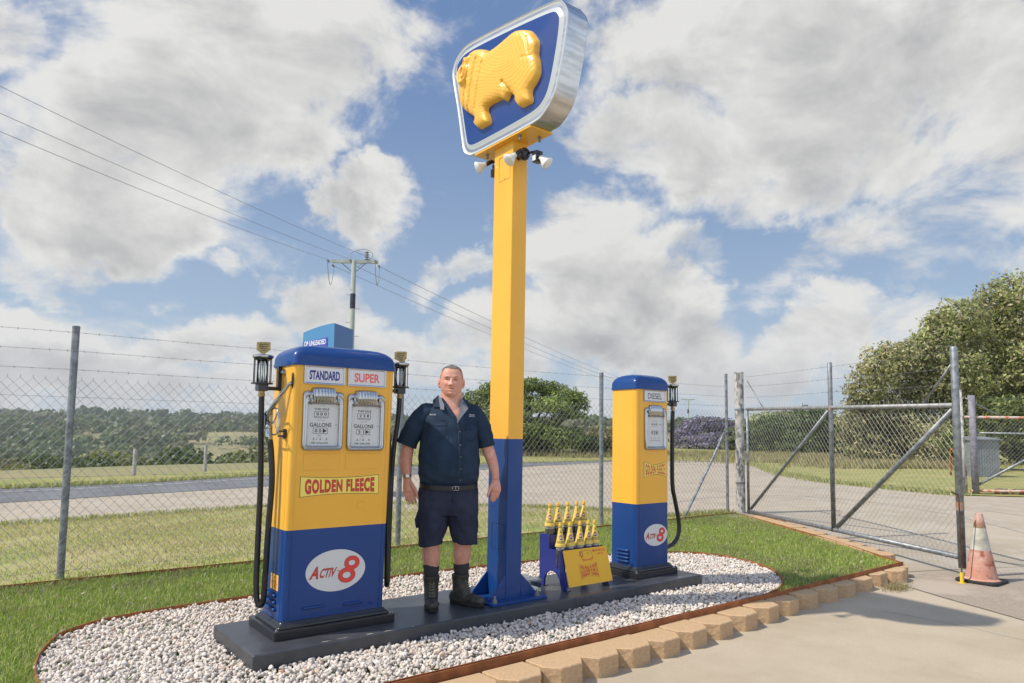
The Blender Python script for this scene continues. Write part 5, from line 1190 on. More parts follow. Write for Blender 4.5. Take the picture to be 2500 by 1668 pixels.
def tree(name,label,cat,base,dep,blobs,n,size,cols,wts=None,group=None,trunk=.25,bark=None,limbs=True,zsq=1.,hollow=.35,twigs=0):
    """blobs: (x,y,half width,half height[,depth offset]) as surveyed, dep the distance"""
    B0=Vector(dp(base[0],base[1],dep)); B0.z=max(terr(B0.x,B0.y),-.05) if dep<15 else 0
    T=thing(name,label,cat,tuple(B0),group); k=dep/F; cl=[]
    for q in blobs:
        dz=q[4] if len(q)>4 else random.uniform(-1,1)*(q[2]*k)*.8; c=dp(q[0],q[1],dep+dz); rx=q[2]*k; rz=q[3]*k; cl.append((c,(rx,rx,rz)))
    v,Fq,cc=leaves(cl,n,size,cols,wts,hollow=hollow); v=v-np.array(B0)
    npmesh('crown',v,Fq,m_leaf,T,colors=cc)
    bark=bark or mat('bark',(.16,.125,.09),.9,var=.4,vs=5,bump=.4,bs=20)
    zmid=min(c[2] for c,_ in cl)*.6; tp=B0+Vector((0,0,max(zmid,.5)))
    q=MB(); q.smooth=True; q.tube([B0-Vector((0,0,.3)),B0+Vector((.05,0,(tp.z-B0.z)*.5)),tp],[trunk,trunk*.85,trunk*.7],9)
    for c,r in cl:
        c=Vector(c); m=tp.lerp(c,.5)+Vector((random.uniform(-.3,.3),random.uniform(-.3,.3),-.1*(c.z-tp.z))); q.tube([tp,m,c],[trunk*.5,trunk*.3,trunk*.08],6)
        for _ in range(twigs):
            d=Vector((random.gauss(0,1),random.gauss(0,1),random.gauss(0,.8))).normalized(); e=c+Vector((d.x*r[0],d.y*r[1],d.z*r[2]))*random.uniform(.7,1.05); q.tube([c.lerp(m,.3),c.lerp(e,.6)+Vector((0,0,.1)),e],[trunk*.12,trunk*.07,trunk*.02],4)
    put('trunk',q,bark,T,smooth=True); return T
G_=[(.085,.135,.025),(.12,.18,.035),(.17,.23,.05),(.06,.09,.02)]
tree('spreading_tree','bushy green flat-topped spreading tree between the sign pole and single pump','tree',(1290,1112),47,
 [(1155,985,45,30),(1205,960,45,28),(1262,948,42,22),(1300,938,30,17),(1340,950,42,20),(1385,965,40,18),(1415,985,28,22),(1350,990,55,22),(1285,985,60,28),(1225,1005,60,26),(1165,1030,50,26),(1390,1012,40,12),
  (1250,1045,70,30),(1320,1050,75,28),(1375,1070,60,25),(1420,1080,45,20),(1200,1075,60,25),(1290,1085,80,22)],36000,.115,[(.125,.155,.04),(.18,.215,.055),(.085,.115,.028),(.06,.08,.022)],twigs=2,trunk=.35,hollow=.2)
OL=[(.17,.165,.075),(.23,.225,.095),(.11,.125,.045),(.29,.245,.15),(.06,.075,.03)]
GR=[(.155,.165,.06),(.22,.235,.085),(.09,.10,.035),(.29,.30,.12),(.23,.195,.12)]
tree('broad_tree','low rounded olive-brown tree, leftmost of the big clump behind the gate','tree',(2210,1150),40,[(2110,960,48,50),(2150,900,55,55),(2195,870,55,40),(2245,950,75,80),(2140,1010,70,55),(2200,1050,95,60),(2090,1040,45,50),(2270,860,45,35),(2290,1080,70,50),(2110,1090,60,40)],27000,.125,OL,[.3,.2,.2,.2,.1],'big trees behind the gate',trunk=.3,twigs=10,bark=mat('grey_bark',(.30,.26,.20),.9,var=.3,vs=6))
tree('broad_tree','tall green-leaved tree at the centre of the big clump behind the gate end post','tree',(2360,1150),42,[(2300,830,55,55),(2350,780,60,50),(2390,860,80,80),(2320,930,90,80),(2400,980,90,80),(2360,1060,90,60),(2290,790,35,35),(2250,835,30,30)],27000,.13,GR,[.3,.25,.2,.1,.15],'big trees behind the gate',trunk=.35,twigs=5)
tree('broad_tree','tallest tree of the big clump, cut off by the right edge of the picture','tree',(2500,1150),42.5,[(2430,740,55,50),(2480,720,60,55),(2520,790,80,80),(2450,830,80,80),(2540,900,90,90),(2470,950,90,80),(2520,1040,90,70)],26000,.13,GR,[.3,.15,.25,.05,.25],'big trees behind the gate',trunk=.35,twigs=5)
tree('shadowy_bush','dark leafy bush behind the grey shed and the red-railed gate','bush',(2420,1150),33,[(2390,1040,50,50),(2460,1030,60,60),(2500,1090,60,40),(2350,1080,50,40)],9000,.12,[(.09,.11,.03),(.13,.14,.05),(.05,.065,.02)],trunk=.15,twigs=8,bark=mat('grey_bark',(0,0,0)))
DG=[(.045,.075,.025),(.07,.105,.03),(.10,.14,.045),(.035,.05,.02)]
tree('hedge_tree','dark rounded tree, left of the two behind the wide gate','tree',(1880,1125),62,[(1850,1060,45,32),(1890,1045,45,32),(1870,1090,60,28),(1930,1070,45,35)],9000,.17,DG,None,'dark hedge trees beyond the gate')
tree('hedge_tree','dark dense tree, right of the two behind the wide gate','tree',(1990,1125),58,[(1970,1040,50,40),(2020,1050,45,45),(1960,1085,55,35),(2030,1090,45,32),(2000,1020,30,22)],10000,.16,DG,None,'dark hedge trees beyond the gate')
tree('pale_gum_tree','paler olive gum tree showing above the dark hedge trees','tree',(1895,1110),95,[(1865,1028,40,18),(1905,1020,42,16),(1950,1018,35,14),(1980,1012,22,10),(1890,1050,60,20)],5000,.26,[(.20,.21,.10),(.26,.26,.14),(.12,.14,.07)],trunk=.3)
PU=[(.12,.10,.15),(.17,.145,.205),(.08,.075,.09),(.08,.095,.05)]
tree('jacaranda','purple flowering jacaranda just right of the single pump','tree',(1730,1110),80,[(1700,1050,45,28),(1740,1040,42,22),(1770,1055,38,28),(1670,1070,35,28),(1735,1080,60,25)],9000,.22,PU,[.38,.28,.18,.16],trunk=.3)
tree('jacaranda','mixed purple and green jacaranda bush behind the leaning fence brace','tree',(1800,1112),72,[(1790,1075,28,28),(1810,1062,24,20),(1820,1090,30,22)],5000,.19,[(.11,.095,.13),(.08,.10,.045),(.13,.16,.06)],trunk=.2)
tree('scrub_bush','brownish scrub bush behind the fence post beside the single pump','bush',(1480,1108),50,[(1465,1065,34,24),(1495,1070,30,30),(1450,1085,40,18),(1530,1080,40,20)],6000,.15,[(.14,.13,.06),(.10,.12,.05),(.19,.16,.09)],trunk=.12)

# far woodland on the valley slopes, one mass
def wood():
    Vs=[];Fs=[];Cs=[];off=0
    def crown(c,r,col,n):
        nonlocal off
        d=RNG.normal(size=(n,3)); d/=np.linalg.norm(d,axis=1)[:,None]; d[:,2]=np.abs(d[:,2])*1.1-.35
        P=np.array(c)+d*np.array([r,r,r*.85])*RNG.uniform(.65,1.08,(n,1)); nr=d+RNG.normal(size=(n,3))*.5; nr/=np.linalg.norm(nr,axis=1)[:,None]
        t=np.cross(nr,RNG.normal(size=(n,3))); t/=np.linalg.norm(t,axis=1)[:,None]; b=np.cross(nr,t); s=r*RNG.uniform(.14,.34,(n,1))*min(1,math.sqrt(34/n)*1.15)
        Vs.append(np.stack([P-t*s,P-b*s*.8,P+t*s,P+b*s*.8],1).reshape(-1,3)); Fs.append((np.arange(n)*4)[:,None]+np.array([[0,1,2,3]])+off); off+=4*n
        cc=np.clip(np.array(col)*RNG.uniform(.7,1.3,(n,1)),0,1); Cs.append(np.repeat(np.concatenate([cc,np.ones((n,1))],1),4,0))
    near=[(.17,.18,.07),(.21,.185,.10),(.12,.155,.05),(.23,.245,.08),(.16,.15,.085),(.095,.13,.05)]
    mid=[(.12,.165,.055),(.155,.19,.07),(.17,.175,.09),(.085,.125,.045)]
    farc=[(.10,.145,.06),(.13,.165,.075),(.08,.115,.05)]
    def clear(x,y,t,d):
        if d>230 and -.44<t<-.30 and d<430: return random.random()>.05
        if 410<d<600 and -.47<t<-.34: return random.random()>.05
        if 430<d<560 and (-.64<t<-.57 or -.22<t<-.05): return random.random()>.3
        return math.sin(x*.03+1)*math.sin(y*.021+2)>.86 and d>300
    for d0,d1,num,r0,r1,cols,nq in ((40,95,420,1.1,2.4,near,800),(95,200,1100,2.2,4.4,near,240),(190,420,2300,3.2,6.,mid,70),(400,760,3600,5,9,mid,44),(740,1150,1500,7,12,farc,34)):
        for _ in range(num):
            t=random.uniform(-1.25,-.02 if d0<190 else .12 if d0<400 else .95); d=math.sqrt(random.uniform(d0*d0,d1*d1))
            if d0<190:
                cr=19+(t+.72)*28
                if d<cr+10: continue
                if t>-.28 and d0<95: continue
            l=t*d; x=.6147*d+.7888*l; y=.7888*d-.6147*l
            if clear(x,y,t,d): continue
            r=random.uniform(r0,r1); z=terr(x,y)+r*.55
            if d0==40:   # shrubs on the drop stay below the crest line
                z=min(z,1.45-(.055+.0*t)*d+random.uniform(-.4,.6)-r*.3)
            crown((x,y,z),r,random.choice(cols),nq)
    o=npmesh('woodland',np.concatenate(Vs),np.concatenate(Fs),m_leaf,colors=np.concatenate(Cs)); tag(o,'far hazy bushland covering the valley slopes and the ridge','woodland',kind='stuff')
wood()
hz=MB(); hz.box(-1250,1650,-1250,1650,-60,70); hm=bpy.data.materials.new('haze'); hm.use_nodes=True; ht=hm.node_tree; ht.nodes.clear(); pv=N(ht,'ShaderNodeVolumePrincipled'); pv.inputs['Color'].default_value=(.93,.96,1,1); pv.inputs['Density'].default_value=.00022; pv.inputs['Anisotropy'].default_value=.2; ho=N(ht,'ShaderNodeOutputMaterial'); ht.links.new(pv.outputs[0],ho.inputs[1])
hazeo=tag(put('haze',hz,hm),'thin pale haze over the valley','haze',kind='stuff')
#PART4
# ------------------------------------------------------------ the man on the plinth
MBs=Vector((3.0,4.66,.12)); mh=Vector((.5413,.8408,0)); mr=Vector((.8408,-.5413,0))
def MW(p): return MBs+mr*p[0]+mh*p[1]+Vector((0,0,p[2]))
class MM(MB):
    def done(s): s.v=[tuple(MW(v)) for v in s.v]; return s
MAN=thing('person','older heavy-set man in navy work shirt, navy shorts and dark boots standing on the plinth','person',tuple(MBs))
m_skin=mat('skin',(.62,.315,.225),.55,col2=(.58,.235,.165),vs=14,c3=(.66,.38,.28),s3=14,bump=.05,bs=120)
m_skin.node_tree.nodes['Principled BSDF'].inputs['Subsurface Weight'].default_value=.08
m_skin.node_tree.nodes['Principled BSDF'].inputs['Subsurface Radius'].default_value=(.02,.008,.004)
def fabric(name,c,c2):
    return mat(name,c,.85,col2=c2,vs=6,bump=.25,bs=14,bdist=.02,stretch=(1,1,.7),spec=.25)
m_shirt=fabric('navy_work_shirt',(.014,.028,.052),(.022,.040,.070)); m_short=fabric('navy_shorts',(.022,.027,.050),(.030,.036,.062))
m_boot=mat('worn_boot_leather',(.022,.020,.016),.6,col2=(.060,.053,.040),vs=22,bump=.3,bs=30,bdist=.005); m_sock=mat('charcoal_sock',(.035,.035,.037),.9,bump=.4,bs=150)
def sel(cx,rx,f,b,z,n=64,p=2.3):
    o=[]
    for j in range(n):
        a=2*pi*j/n; c,s=math.cos(a),math.sin(a); X=math.copysign(abs(c)**(2/p),c)*rx; Y=math.copysign(abs(s)**(2/p),s)
        o.append((cx+X,(Y*b if Y>0 else -Y*f),z))
    return o
# head surface
HR=[(1.604,.030,-.070,-.02),(1.612,.045,-.084,0),(1.625,.060,-.094,.02),(1.645,.073,-.099,.035),(1.668,.081,-.101,.05),(1.692,.086,-.100,.07),(1.72,.089,-.098,.085),(1.75,.090,-.096,.092),(1.78,.088,-.094,.094),(1.805,.083,-.088,.090),(1.828,.073,-.076,.080),(1.846,.056,-.058,.062),(1.858,.034,-.036,.038),(1.864,.010,-.012,.012)]
def hr(z):
    if z<=HR[0][0]: return HR[0][1:]
    for a,b in zip(HR,HR[1:]):
        if z<=b[0]: t=(z-a[0])/(b[0]-a[0]); return tuple(a[i]+(b[i]-a[i])*t for i in (1,2,3))
    return HR[-1][1:]
hcx=.012
def gs(x,s): return math.exp(-(x/s)**2)
def hpt(a,z,off=0.):
    rx,f,b=hr(z); rx+=off; f-=off; b+=off
    c,s=math.cos(a),math.sin(a); p=2.25; X=math.copysign(abs(c)**(2/p),c)*rx; Y=math.copysign(abs(s)**(2/p),s); v=(Y*b if Y>0 else -Y*f)
    if Y<0 and off<.003:
        u=X; k=min(1,-Y*1.6); d=0
        nz=(1.752-z)/.052
        if 0<nz<1.25: d+=(.006+.022*min(nz,1))*gs(u,.009+.009*min(nz,1))*(1 if nz<1 else max(0,1-(nz-1)*4))
        d+=.010*(gs(u-.016,.008)+gs(u+.016,.008))*gs(z-1.705,.008)
        d-=.013*(gs(u-.033,.017)+gs(u+.033,.017))*gs(z-1.744,.012)
        d+=.007*(gs(u-.033,.024)+gs(u+.033,.024))*gs(z-1.765,.008)
        d+=.006*(gs(u-.045,.022)+gs(u+.045,.022))*gs(z-1.712,.018)
        d+=.006*gs(u,.024)*(gs(z-1.682,.006)+gs(z-1.660,.006)); d-=.009*gs(u,.026)*gs(z-1.671,.0035)
        d+=.007*gs(u,.022)*gs(z-1.635,.012); d-=.004*gs(u,.03)*gs(z-1.650,.004)
        d-=.004*(gs(u-.034,.006)+gs(u+.034,.006))*gs(z-1.685,.016)
        v-=d*k
    return (hcx+X,v,z)
B=MM(); zs=[1.604+.260*(i/52) for i in range(53)]
B.loft([[hpt(2*pi*j/72,z) for j in range(72)] for z in zs])
for s in (-1,1):
    ear=Matrix.Rotation(s*.25,3,'Z'); B.ell((hcx+s*.097,.012,1.722),(.010,.020,.034),12,8,ear); B.ell((hcx+s*.093,.005,1.695),(.008,.012,.014),10,6)
# neck, chest under the shirt
B.loft([sel(.010,.120,-.095,.10,1.50,40),sel(.012,.100,-.080,.095,1.555,40),sel(.014,.087,-.072,.09,1.60,40),sel(.014,.082,-.070,.085,1.64,40),sel(.012,.076,-.05,.07,1.68,40)])
SH=[(.930,.006,.214,-.140,.120),(.955,.006,.222,-.158,.125),(.985,.006,.232,-.176,.130),(1.03,.006,.236,-.190,.135),(1.08,.006,.238,-.196,.14),(1.13,.006,.238,-.193,.14),(1.20,.006,.233,-.181,.145),(1.28,.006,.229,-.163,.148),(1.36,.006,.227,-.150,.145),(1.43,.006,.222,-.136,.14),(1.48,.006,.208,-.118,.13),(1.515,.007,.186,-.100,.12),(1.545,.009,.155,-.086,.11),(1.568,.011,.124,-.078,.10),(1.588,.013,.100,-.072,.095),(1.606,.014,.090,-.070,.092)]
def shr(z):
    for a,b in zip(SH,SH[1:]):
        if z<=b[0]: t=max(0,(z-a[0])/(b[0]-a[0])); return tuple(a[i]+(b[i]-a[i])*t for i in (1,2,3,4))
    return SH[-1][1:]
def sv(u,z,o=0.):
    o+=.004   # front of the shirt at (u,z)
    cx,rx,f,b=shr(z); q=min(abs((u-cx)/rx),.98); return f*(1-q**2.3)**(1/2.3)-o
B.loft([sel(c,r-.014,f+.012,b-.012,z,40) for z,c,r,f,b in SH[:-2]])
# arms
def arm(pts,r): B.tube(pts,r,14,up=(1,0,0))
arm([(-.17,.01,1.47),(-.23,.0,1.40),(-.30,-.005,1.27),(-.322,-.005,1.19),(-.328,-.01,1.12),(-.324,-.025,1.06),(-.316,-.04,1.01),(-.312,-.045,.975)],[.06,.058,.052,.050,.050,.045,.036,.031])
arm([(.17,.01,1.47),(.23,.01,1.40),(.285,.01,1.27),(.315,.01,1.19),(.340,.005,1.12),(.358,-.01,1.06),(.367,-.02,1.01),(.368,-.025,.975)],[.058,.055,.050,.048,.044,.038,.032,.029])
def hand(s,wr,kn,tips,thumb):
    wr,kn=Vector(wr),Vector(kn); m=wr.lerp(kn,.5)
    B.tube([wr+(wr-kn)*.15,wr,m,kn,kn+(kn-wr)*.06],[.029,.029,.040,.043,.034],14,squash=.42,up=(1,0,0))
    for k,(off,l,t) in enumerate(tips):
        b=kn+Vector((off,0,.01)); t=Vector(t); a1=b.lerp(t,.42)+Vector((0,-.010,0)); a2=b.lerp(t,.74)+Vector((0,-.008,0)); B.tube([b+Vector((0,0,.03)),b,a1,a2,t],[.011,.0108,.0098,.0090,.0068],8)
    th=[Vector(q) for q in thumb]; B.tube(th,[.017,.0145,.0120,.0105,.0078],9)
hand(-1,(-.312,-.045,.975),(-.298,-.05,.880),[(-.032,0,(-.312,-.040,.806)),(-.011,0,(-.288,-.035,.786)),(.011,0,(-.263,-.032,.780)),(.032,0,(-.240,-.035,.792))],[(-.285,-.05,.945),(-.262,-.065,.915),(-.243,-.075,.880),(-.232,-.075,.850),(-.226,-.070,.826)])
hand(1,(.368,-.025,.975),(.372,-.03,.885),[(-.030,0,(.335,-.010,.806)),(-.010,0,(.350,-.005,.797)),(.010,0,(.366,-.003,.805)),(.030,0,(.386,-.008,.828))],[(.352,-.035,.945),(.334,-.05,.918),(.320,-.06,.888),(.311,-.062,.862),(.306,-.058,.842)])
# legs
B.tube([(-.11,.01,.90),(-.112,.01,.70),(-.117,.01,.56),(-.120,.005,.50),(-.121,.02,.43),(-.120,.030,.37),(-.118,.030,.315),(-.115,.030,.25),(-.115,.03,.15)],[.10,.098,.078,.070,.069,.069,.056,.047,.042],18,up=(1,0,0))
B.tube([(.12,.03,.90),(.125,.04,.70),(.125,.06,.56),(.122,.065,.50),(.121,.085,.43),(.121,.098,.37),(.119,.098,.315),(.118,.095,.25),(.118,.09,.15)],[.10,.098,.078,.070,.069,.069,.056,.047,.042],18,up=(1,0,0))
B.loft([sel(.006,.17,-.10,.10,z,30) for z in (.72,.85,.97)])
body=put('body',B.done(),m_skin,MAN,smooth=True)
rm=body.modifiers.new('one_skin','REMESH'); rm.mode='VOXEL'; rm.voxel_size=.0042; rm.use_smooth_shade=True
smd=body.modifiers.new('soften','SMOOTH'); smd.factor=.5; smd.iterations=2
# eyes, brows, mouth
q=MM()
for s in (-1,1): q.tube([(hcx+s*.033-.013,-.0905,1.7425),(hcx+s*.033,-.0945,1.7445),(hcx+s*.033+.013,-.0905,1.742)],[.0015,.0026,.0015],6)
put('eye',q.done(),mat('eye_slit',(.06,.035,.03),.4),body,smooth=True)
q=MM()
for s in (-1,1): q.tube([(hcx+s*.033-.018,-.0945,1.762),(hcx+s*.033,-.1035,1.767),(hcx+s*.033+.017,-.0945,1.762)],[.0015,.0030,.0015],6)
put('eyebrow',q.done(),mat('grey_brow',(.30,.20,.15),.8),body,smooth=True)
q=MM(); q.tube([(hcx-.026,-.0935,1.6705),(hcx-.01,-.0985,1.6715),(hcx+.012,-.0985,1.6712),(hcx+.027,-.093,1.669)],[.001,.0022,.0022,.001],6); put('lips',q.done(),mat('lip_line',(.28,.09,.07),.5),body,smooth=True)
# hair: short crop, receding front, pale faded sides
q=MM(); n=96; zz=[1.752+(1.8645-1.752)*i/26 for i in range(27)]
def hl(a):
    s=math.sin(a); return 1.830+.003*math.cos(a*3) if s<-.66 else (1.830-(s+.66)*.22 if s<-.32 else 1.755)
off=.0031
G=[[hpt(2*pi*j/n,z,off+.0015*math.sin(j*5.1+z*900)*math.cos(z*1300+j*2.3)) for j in range(n)] for z in zz]
vid={}; vs=[];fs=[]
for i in range(len(zz)-1):
    for j in range(n):
        a=2*pi*(j+.5)/n
        if zz[i]>=hl(a)-.001:
            f=[]
            for (ii,jj) in ((i,j),(i,(j+1)%n),(i+1,(j+1)%n),(i+1,j)):
                if (ii,jj) not in vid: vid[(ii,jj)]=len(vs); vs.append(G[ii][jj])
                f.append(vid[(ii,jj)])
            fs.append(tuple(f))
k=len(vs); vs.append((hcx,0,1.8685)); 
for j in range(n): fs.append((vid[(len(zz)-1,j)],vid[(len(zz)-1,(j+1)%n)],k))
q.add(vs,fs)
mhair=mat('cropped_grey_hair',(.085,.072,.062),.85,col2=(.19,.165,.14),vs=90,bump=.6,bs=220,bdist=.003)
t=mhair.node_tree; bs_=t.nodes['Principled BSDF']; ge=N(t,'ShaderNodeTexCoord'); sp=N(t,'ShaderNodeSeparateXYZ'); t.links.new(ge.outputs['Object'],sp.inputs[0])
old=bs_.inputs['Base Color'].links[0].from_socket; fz=mapr(t,sp.outputs[2],1.83,1.795,0,1); t.links.new(mixc(t,fz,old,(.50,.36,.28)),bs_.inputs['Base Color'])
put('hair',q.done(),mhair,body,smooth=True)
# shirt
q=MM(); n=120; Z=[.930+.0085*i for i in range(80)]; rings=[]
for z in Z:
    cx,rx,f,b=shr(z); r=sel(cx,rx,f,b,z,n)
    r2=[]
    for j,(x,y,zq) in enumerate(r):
        a=2*pi*j/n; w=.0022*math.sin(a*9+z*30+2*math.sin(z*17))*smoothstep(z,.93,1.05)+.003*math.sin(z*95+3*math.sin(a*3)+a*2)*(1-smoothstep(z,.99,1.10))+.0025*math.sin(a*5-z*48)*smoothstep(z,1.15,1.35)
        L_=math.hypot(x-cx,y) or 1; r2.append((x+(x-cx)/L_*w,y+y/L_*w,zq))
    rings.append(r2)
vs=[p for r in rings for p in r]; fs=[]
def inV(u,z): 
    if z<1.418: return False
    t=(z-1.418)/(1.606-1.418); return .068-.128*t<u<.068+.034*t
for i in range(len(Z)-1):
    for j in range(n):
        k=(j+1)%n; c=rings[i][j]
        mx=sum(rings[a][b][0] for a,b in ((i,j),(i,k),(i+1,j),(i+1,k)))/4
        if c[1]<-.01 and inV(mx,Z[i]+.004): continue
        fs.append((i*n+j,i*n+k,(i+1)*n+k,(i+1)*n+j))
q.add(vs,fs)
def sleeve(pts,rr):
    P_=[Vector(p) for p in smoothpath(pts,5)]; L_=len(P_); R_=[rr[0]+(np.interp(i/(L_-1),np.linspace(0,1,len(rr)),rr)-rr[0])+.0022*math.sin(i*1.7) for i in range(L_)]
    q.tube(P_,R_,28,up=(0,-1,0)); e=P_[-1]; 
sleeve([(-.115,.01,1.485),(-.175,.0,1.475),(-.245,-.005,1.405),(-.292,-.01,1.32),(-.328,-.01,1.232)],[.070,.084,.083,.080,.079])
sleeve([(.125,.01,1.487),(.185,.01,1.475),(.245,.01,1.40),(.278,.01,1.32),(.303,.01,1.226)],[.070,.082,.074,.066,.062])
shirt=put('shirt',q.done(),m_shirt,MAN,smooth=True)
fold_t=bpy.data.textures.new('cloth_folds','CLOUDS'); fold_t.noise_scale=.11; fold_t.noise_depth=2
def folds(o,k):
    d=o.modifiers.new('folds','DISPLACE'); d.texture=fold_t; d.strength=k; d.mid_level=.5; d.texture_coords='LOCAL'
folds(shirt,.012)
def plate(name,pts,o,th,m,par=None,c=None):   # thin cloth piece lying on the shirt front
    q=MM(); v=[(u,sv(u,min(z,1.60),o),z) for u,z in pts]+[(u,sv(u,min(z,1.60),o)+th,z) for u,z in pts]; k=len(pts)
    q.add(v,[tuple(range(k)),tuple(range(2*k-1,k-1,-1))]+[(i,i+k,(i+1)%k+k,(i+1)%k) for i in range(k)]); return put(name,q.done(),m,par or shirt)
m_lin=mat('grey_lining',(.17,.18,.20),.85,bump=.3,bs=90)
plate('collar',[(-.086,1.628),(-.130,1.583),(-.124,1.528),(-.055,1.528),(-.050,1.56)],.014,.006,m_shirt)
plate('collar',[(.098,1.606),(.150,1.580),(.172,1.535),(.142,1.522),(.108,1.56)],.014,.006,m_shirt)
plate('collar_lining',[(-.088,1.628),(-.066,1.600),(-.040,1.545),(-.040,1.506),(-.070,1.512),(-.078,1.56)],.021,.003,m_lin)
plate('collar_lining',[(.096,1.602),(.112,1.575),(.148,1.523),(.100,1.462),(.062,1.402),(.060,1.43),(.078,1.50),(.080,1.56)],.019,.003,m_lin)
plate('collar_lining',[(-.080,1.60),(-.050,1.60),(-.030,1.575),(.014,1.512),(.078,1.412),(.058,1.404),(.04,1.43),(-.012,1.50),(-.062,1.56)],.006,.004,m_shirt)
def pline(name,pts,r,m,o=.003,par=None):
    q=MM(); q.tube([(u,sv(u,z,o),z) for u,z in pts],r,5); return put(name,q.done(),m,par or shirt,smooth=True)
m_seam=mat('shirt_seam',(.006,.010,.022),.8); m_edge=mat('placket_edge',(.06,.07,.09),.8)
pline('placket_edge',[(.066,1.415),(.070,1.36),(.076,1.28),(.080,1.18),(.083,1.08),(.080,1.0),(.076,.955)],.0018,m_edge,.002)
pline('placket_seam',[(.094,1.41),(.10,1.3),(.106,1.2),(.108,1.08),(.104,.99)],.0012,m_seam,.001)
m_but=mat('shirt_button',(.12,.14,.17),.4)
for u,z in ((.078,1.34),(.083,1.24),(.088,1.15),(.09,1.06),(.086,.975)):
    q=MM(); q.ell((u+.006,sv(u,z,.002),z),(.0055,.003,.0055),10,5); put('button',q.done(),m_but,shirt,smooth=True)
for x0,x1,z0,z1 in ((-.155,-.020,1.295,1.425),(.125,.205,1.275,1.40)):
    pline('pocket_seam',[(x0,z1),(x0,z0+.02),(x0+.02,z0),(x1-.02,z0),(x1,z0+.02),(x1,z1),(x0,z1)],.0013,m_seam,.001)
    pline('pocket_flap',[(x0,z1-.035),((x0+x1)/2,z1-.042),(x1,z1-.035)],.0015,m_seam,.002)
m_thr=mat('white_thread',(.60,.58,.62),.7)
def mtext(s,u0,u1,z0,z1): text('name_tag',s,lambda u,v:tuple(MW((u0+u*(u1-u0),sv(u0+u*(u1-u0),z0,.004),z0+v*(z1-z0)))),m_thr,shirt,bold=.02)
mtext("TREVOR",-.152,-.102,1.464,1.474)
mtext("TREVOR'S",.152,.196,1.466,1.476); mtext("MECHANICAL",.154,.198,1.456,1.462)
# belt
q=MM(); R0=[]; 
def beltz(a,z): return z-.022*max(0,-math.sin(a))
for z,o in ((.918,.004),(.918,.010),(.950,.010),(.950,.004)):
    cx,rx,f,b=shr(.95); rr=sel(cx,rx+o-.004,f-o-.006,b+o,z,72); R0.append([(x,y,beltz(2*pi*j/72,z)) for j,(x,y,z) in enumerate(rr)])
R0.append(R0[0]); q.loft(R0,False,False); belt=put('belt',q.done(),mat('black_belt',(.012,.012,.012),.35),MAN,smooth=False)
q=MM(); c=(.058,sv(.058,.95,.024),.914); 
for a,b in (((-.024,0,-.014),(.024,0,-.014)),((.024,0,-.014),(.024,0,.014)),((.024,0,.014),(-.024,0,.014)),((-.024,0,.014),(-.024,0,-.014)),((0,0,-.014),(0,0,.014))): q.tube([tuple(c[i]+a[i] for i in range(3)),tuple(c[i]+b[i] for i in range(3))],.0028,6)
put('buckle',q.done(),m_chr,belt,smooth=True)
# shorts
q=MM(); q.loft([sel(.006,r,f,b,z,56,2.5) for z,r,f,b in ((.945,.216,-.142,.125),(.90,.229,-.152,.135),(.84,.234,-.152,.142),(.76,.234,-.146,.142),(.70,.230,-.120,.12))])
def leg(side,rings):
    rr=[]
    for z,c,rx,ry,cv in rings: rr.append([(c+rx*math.cos(2*pi*j/40)*(1+.03*math.sin(j*1.1+z*20)),cv+ry*math.sin(2*pi*j/40)*(1+.03*math.sin(j*.9+z*30)),z+.012*math.cos(2*pi*j/40)*(1 if side<0 else -1)*(1 if z<.5 else 0)) for j in range(40)])
    q.loft(rr)
leg(-1,[(.74,-.114,.116,.135,0),(.68,-.110,.118,.132,0),(.62,-.107,.116,.125,.002),(.56,-.116,.106,.117,.004),(.51,-.122,.094,.112,.006),(.468,-.124,.088,.110,.008)])
leg(1,[(.74,.124,.116,.135,.01),(.68,.123,.116,.130,.015),(.62,.125,.113,.122,.025),(.56,.134,.105,.116,.035),(.51,.141,.098,.112,.045),(.474,.143,.096,.110,.05)])
q.tube([(-.226,.0,.72),(-.236,.0,.66),(-.232,.0,.60)],[.010,.014,.010],10,squash=4.5,up=(1,0,0))
shorts=put('shorts',q.done(),m_short,MAN,smooth=True)
rm=shorts.modifiers.new('one_cloth','REMESH'); rm.mode='VOXEL'; rm.voxel_size=.006; rm.use_smooth_shade=True
smd=shorts.modifiers.new('soften','SMOOTH'); smd.factor=.5; smd.iterations=3
folds(shorts,.022)
def sl(pts,r=.0016): 
    q=MM(); q.tube(pts,r,5); put('seam',q.done(),m_seam,shorts,smooth=True)
sl([(.060,-.152,.90),(.058,-.154,.85),(.050,-.150,.80),(.030,-.146,.76),(.022,-.134,.70)]); sl([(.040,-.154,.90),(.038,-.156,.85),(.034,-.152,.81)])
sl([(-.165,-.116,.905),(-.19,-.095,.86),(-.215,-.05,.82)]); sl([(.180,-.112,.905),(.205,-.09,.86),(.225,-.05,.82)])
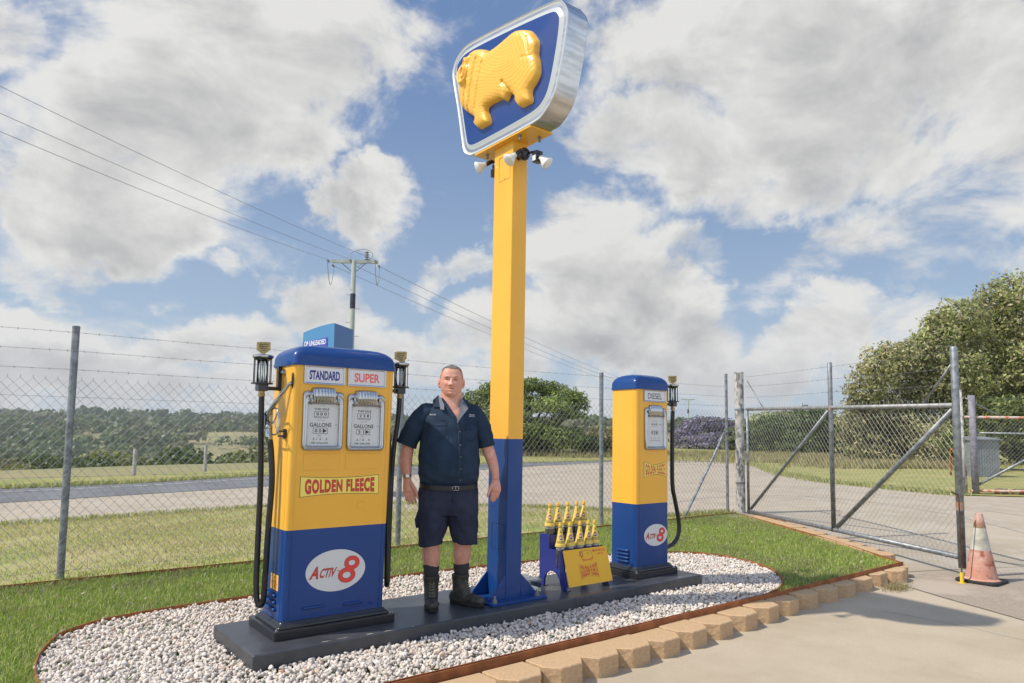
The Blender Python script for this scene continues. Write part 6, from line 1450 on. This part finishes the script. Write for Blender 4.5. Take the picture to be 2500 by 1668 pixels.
# socks and boots
for (cx,cv,s) in ((-.115,.03,-1),(.118,.095,1)):
    q=MM(); q.tube([(cx-.002*s,cv,.312),(cx-.001,cv,.300),(cx,cv,.26),(cx,cv,.20)],[.062,.0625,.058,.052],20,up=(1,0,0)); put('sock',q.done(),m_sock,MAN,smooth=True)
def boot(ax,av,yaw):
    c,s=math.cos(yaw),math.sin(yaw)
    def T(p): return (ax+p[0]*c-p[1]*s, av+p[0]*s+p[1]*c, p[2])   # toe towards -v
    q=MM(); 
    def ring(cx,cy,rx,ry,z,n=28): return [T((cx+rx*math.cos(2*pi*j/n),cy+ry*math.sin(2*pi*j/n),z)) for j in range(n)]
    q.loft([ring(0,.012,.063,.070,.232),ring(0,.012,.066,.073,.222),ring(0,.014,.060,.067,.19),ring(0,.012,.056,.066,.15),ring(0,.0,.055,.080,.10),ring(0,-.01,.052,.09,.06),ring(0,-.01,.05,.09,.03)])
    for cy,rx,rz,cz in ((.065,.043,.048,.055),(.02,.047,.055,.065),(-.04,.048,.052,.062),(-.09,.050,.043,.053),(-.135,.056,.038,.050),(-.168,.051,.035,.047)):
        v=T((0,cy,cz)); q.ell(v,(rx,.050,rz),16,10,Matrix.Rotation(yaw,3,'Z'))
    o=put('boot',q.done(),m_boot,MAN,smooth=True); rm=o.modifiers.new('one_leather','REMESH'); rm.mode='VOXEL'; rm.voxel_size=.0045; rm.use_smooth_shade=True
    sm=o.modifiers.new('soften','SMOOTH'); sm.factor=.5; sm.iterations=4
    q=MM(); out=[]
    for j in range(36):
        a=2*pi*j/36; y=-.052+.160*math.sin(a); w=.054 if y<-.05 else .049-.006*(1-abs(y-.03)/.08 if y<.11 else 0)
        out.append((w*math.copysign(abs(math.cos(a))**.75,math.cos(a)),y))
    def R_(k,z): return [T((a*k,-.052+(b+.052)*k,z)) for a,b in out]
    q.loft([R_(.97,.0015),R_(1.0,.006),R_(1.0,.024),R_(.98,.032)]); put('sole',q.done(),mat('boot_sole',(.02,.019,.017),.8,var=.3,vs=20),o,smooth=True)
    q=MM()
    for k in range(6):
        z=.205-.020*k; y=-.060-.004*k-(.012*max(0,k-3)); 
        q.tube([T((-.024,y+.012,z)),T((.022,y+.010,z-.014))],.0032,5); q.tube([T((.024,y+.012,z)),T((-.022,y+.010,z-.014))],.0032,5)
    put('laces',q.done(),mat('boot_laces',(.16,.14,.09),.8),o,smooth=True)
    q=MM(); q.tube([T((-.046,-.10,.075)),T((-.02,-.115,.092)),T((.02,-.115,.092)),T((.046,-.10,.075))],.0025,5); put('toe_cap_seam',q.done(),m_seam,o,smooth=True)
boot(-.112,.015,rad(4)); boot(.122,.085,rad(52))
# wrist watch
q=MM(); q.tube([(-.3155,-.040,1.004),(-.3135,-.043,.984)],[.0365,.0350],20,cap=False,up=(1,0,0)); w=put('watch',q.done(),mat('steel_watch',(.55,.53,.50),.3,.9),MAN,smooth=True)
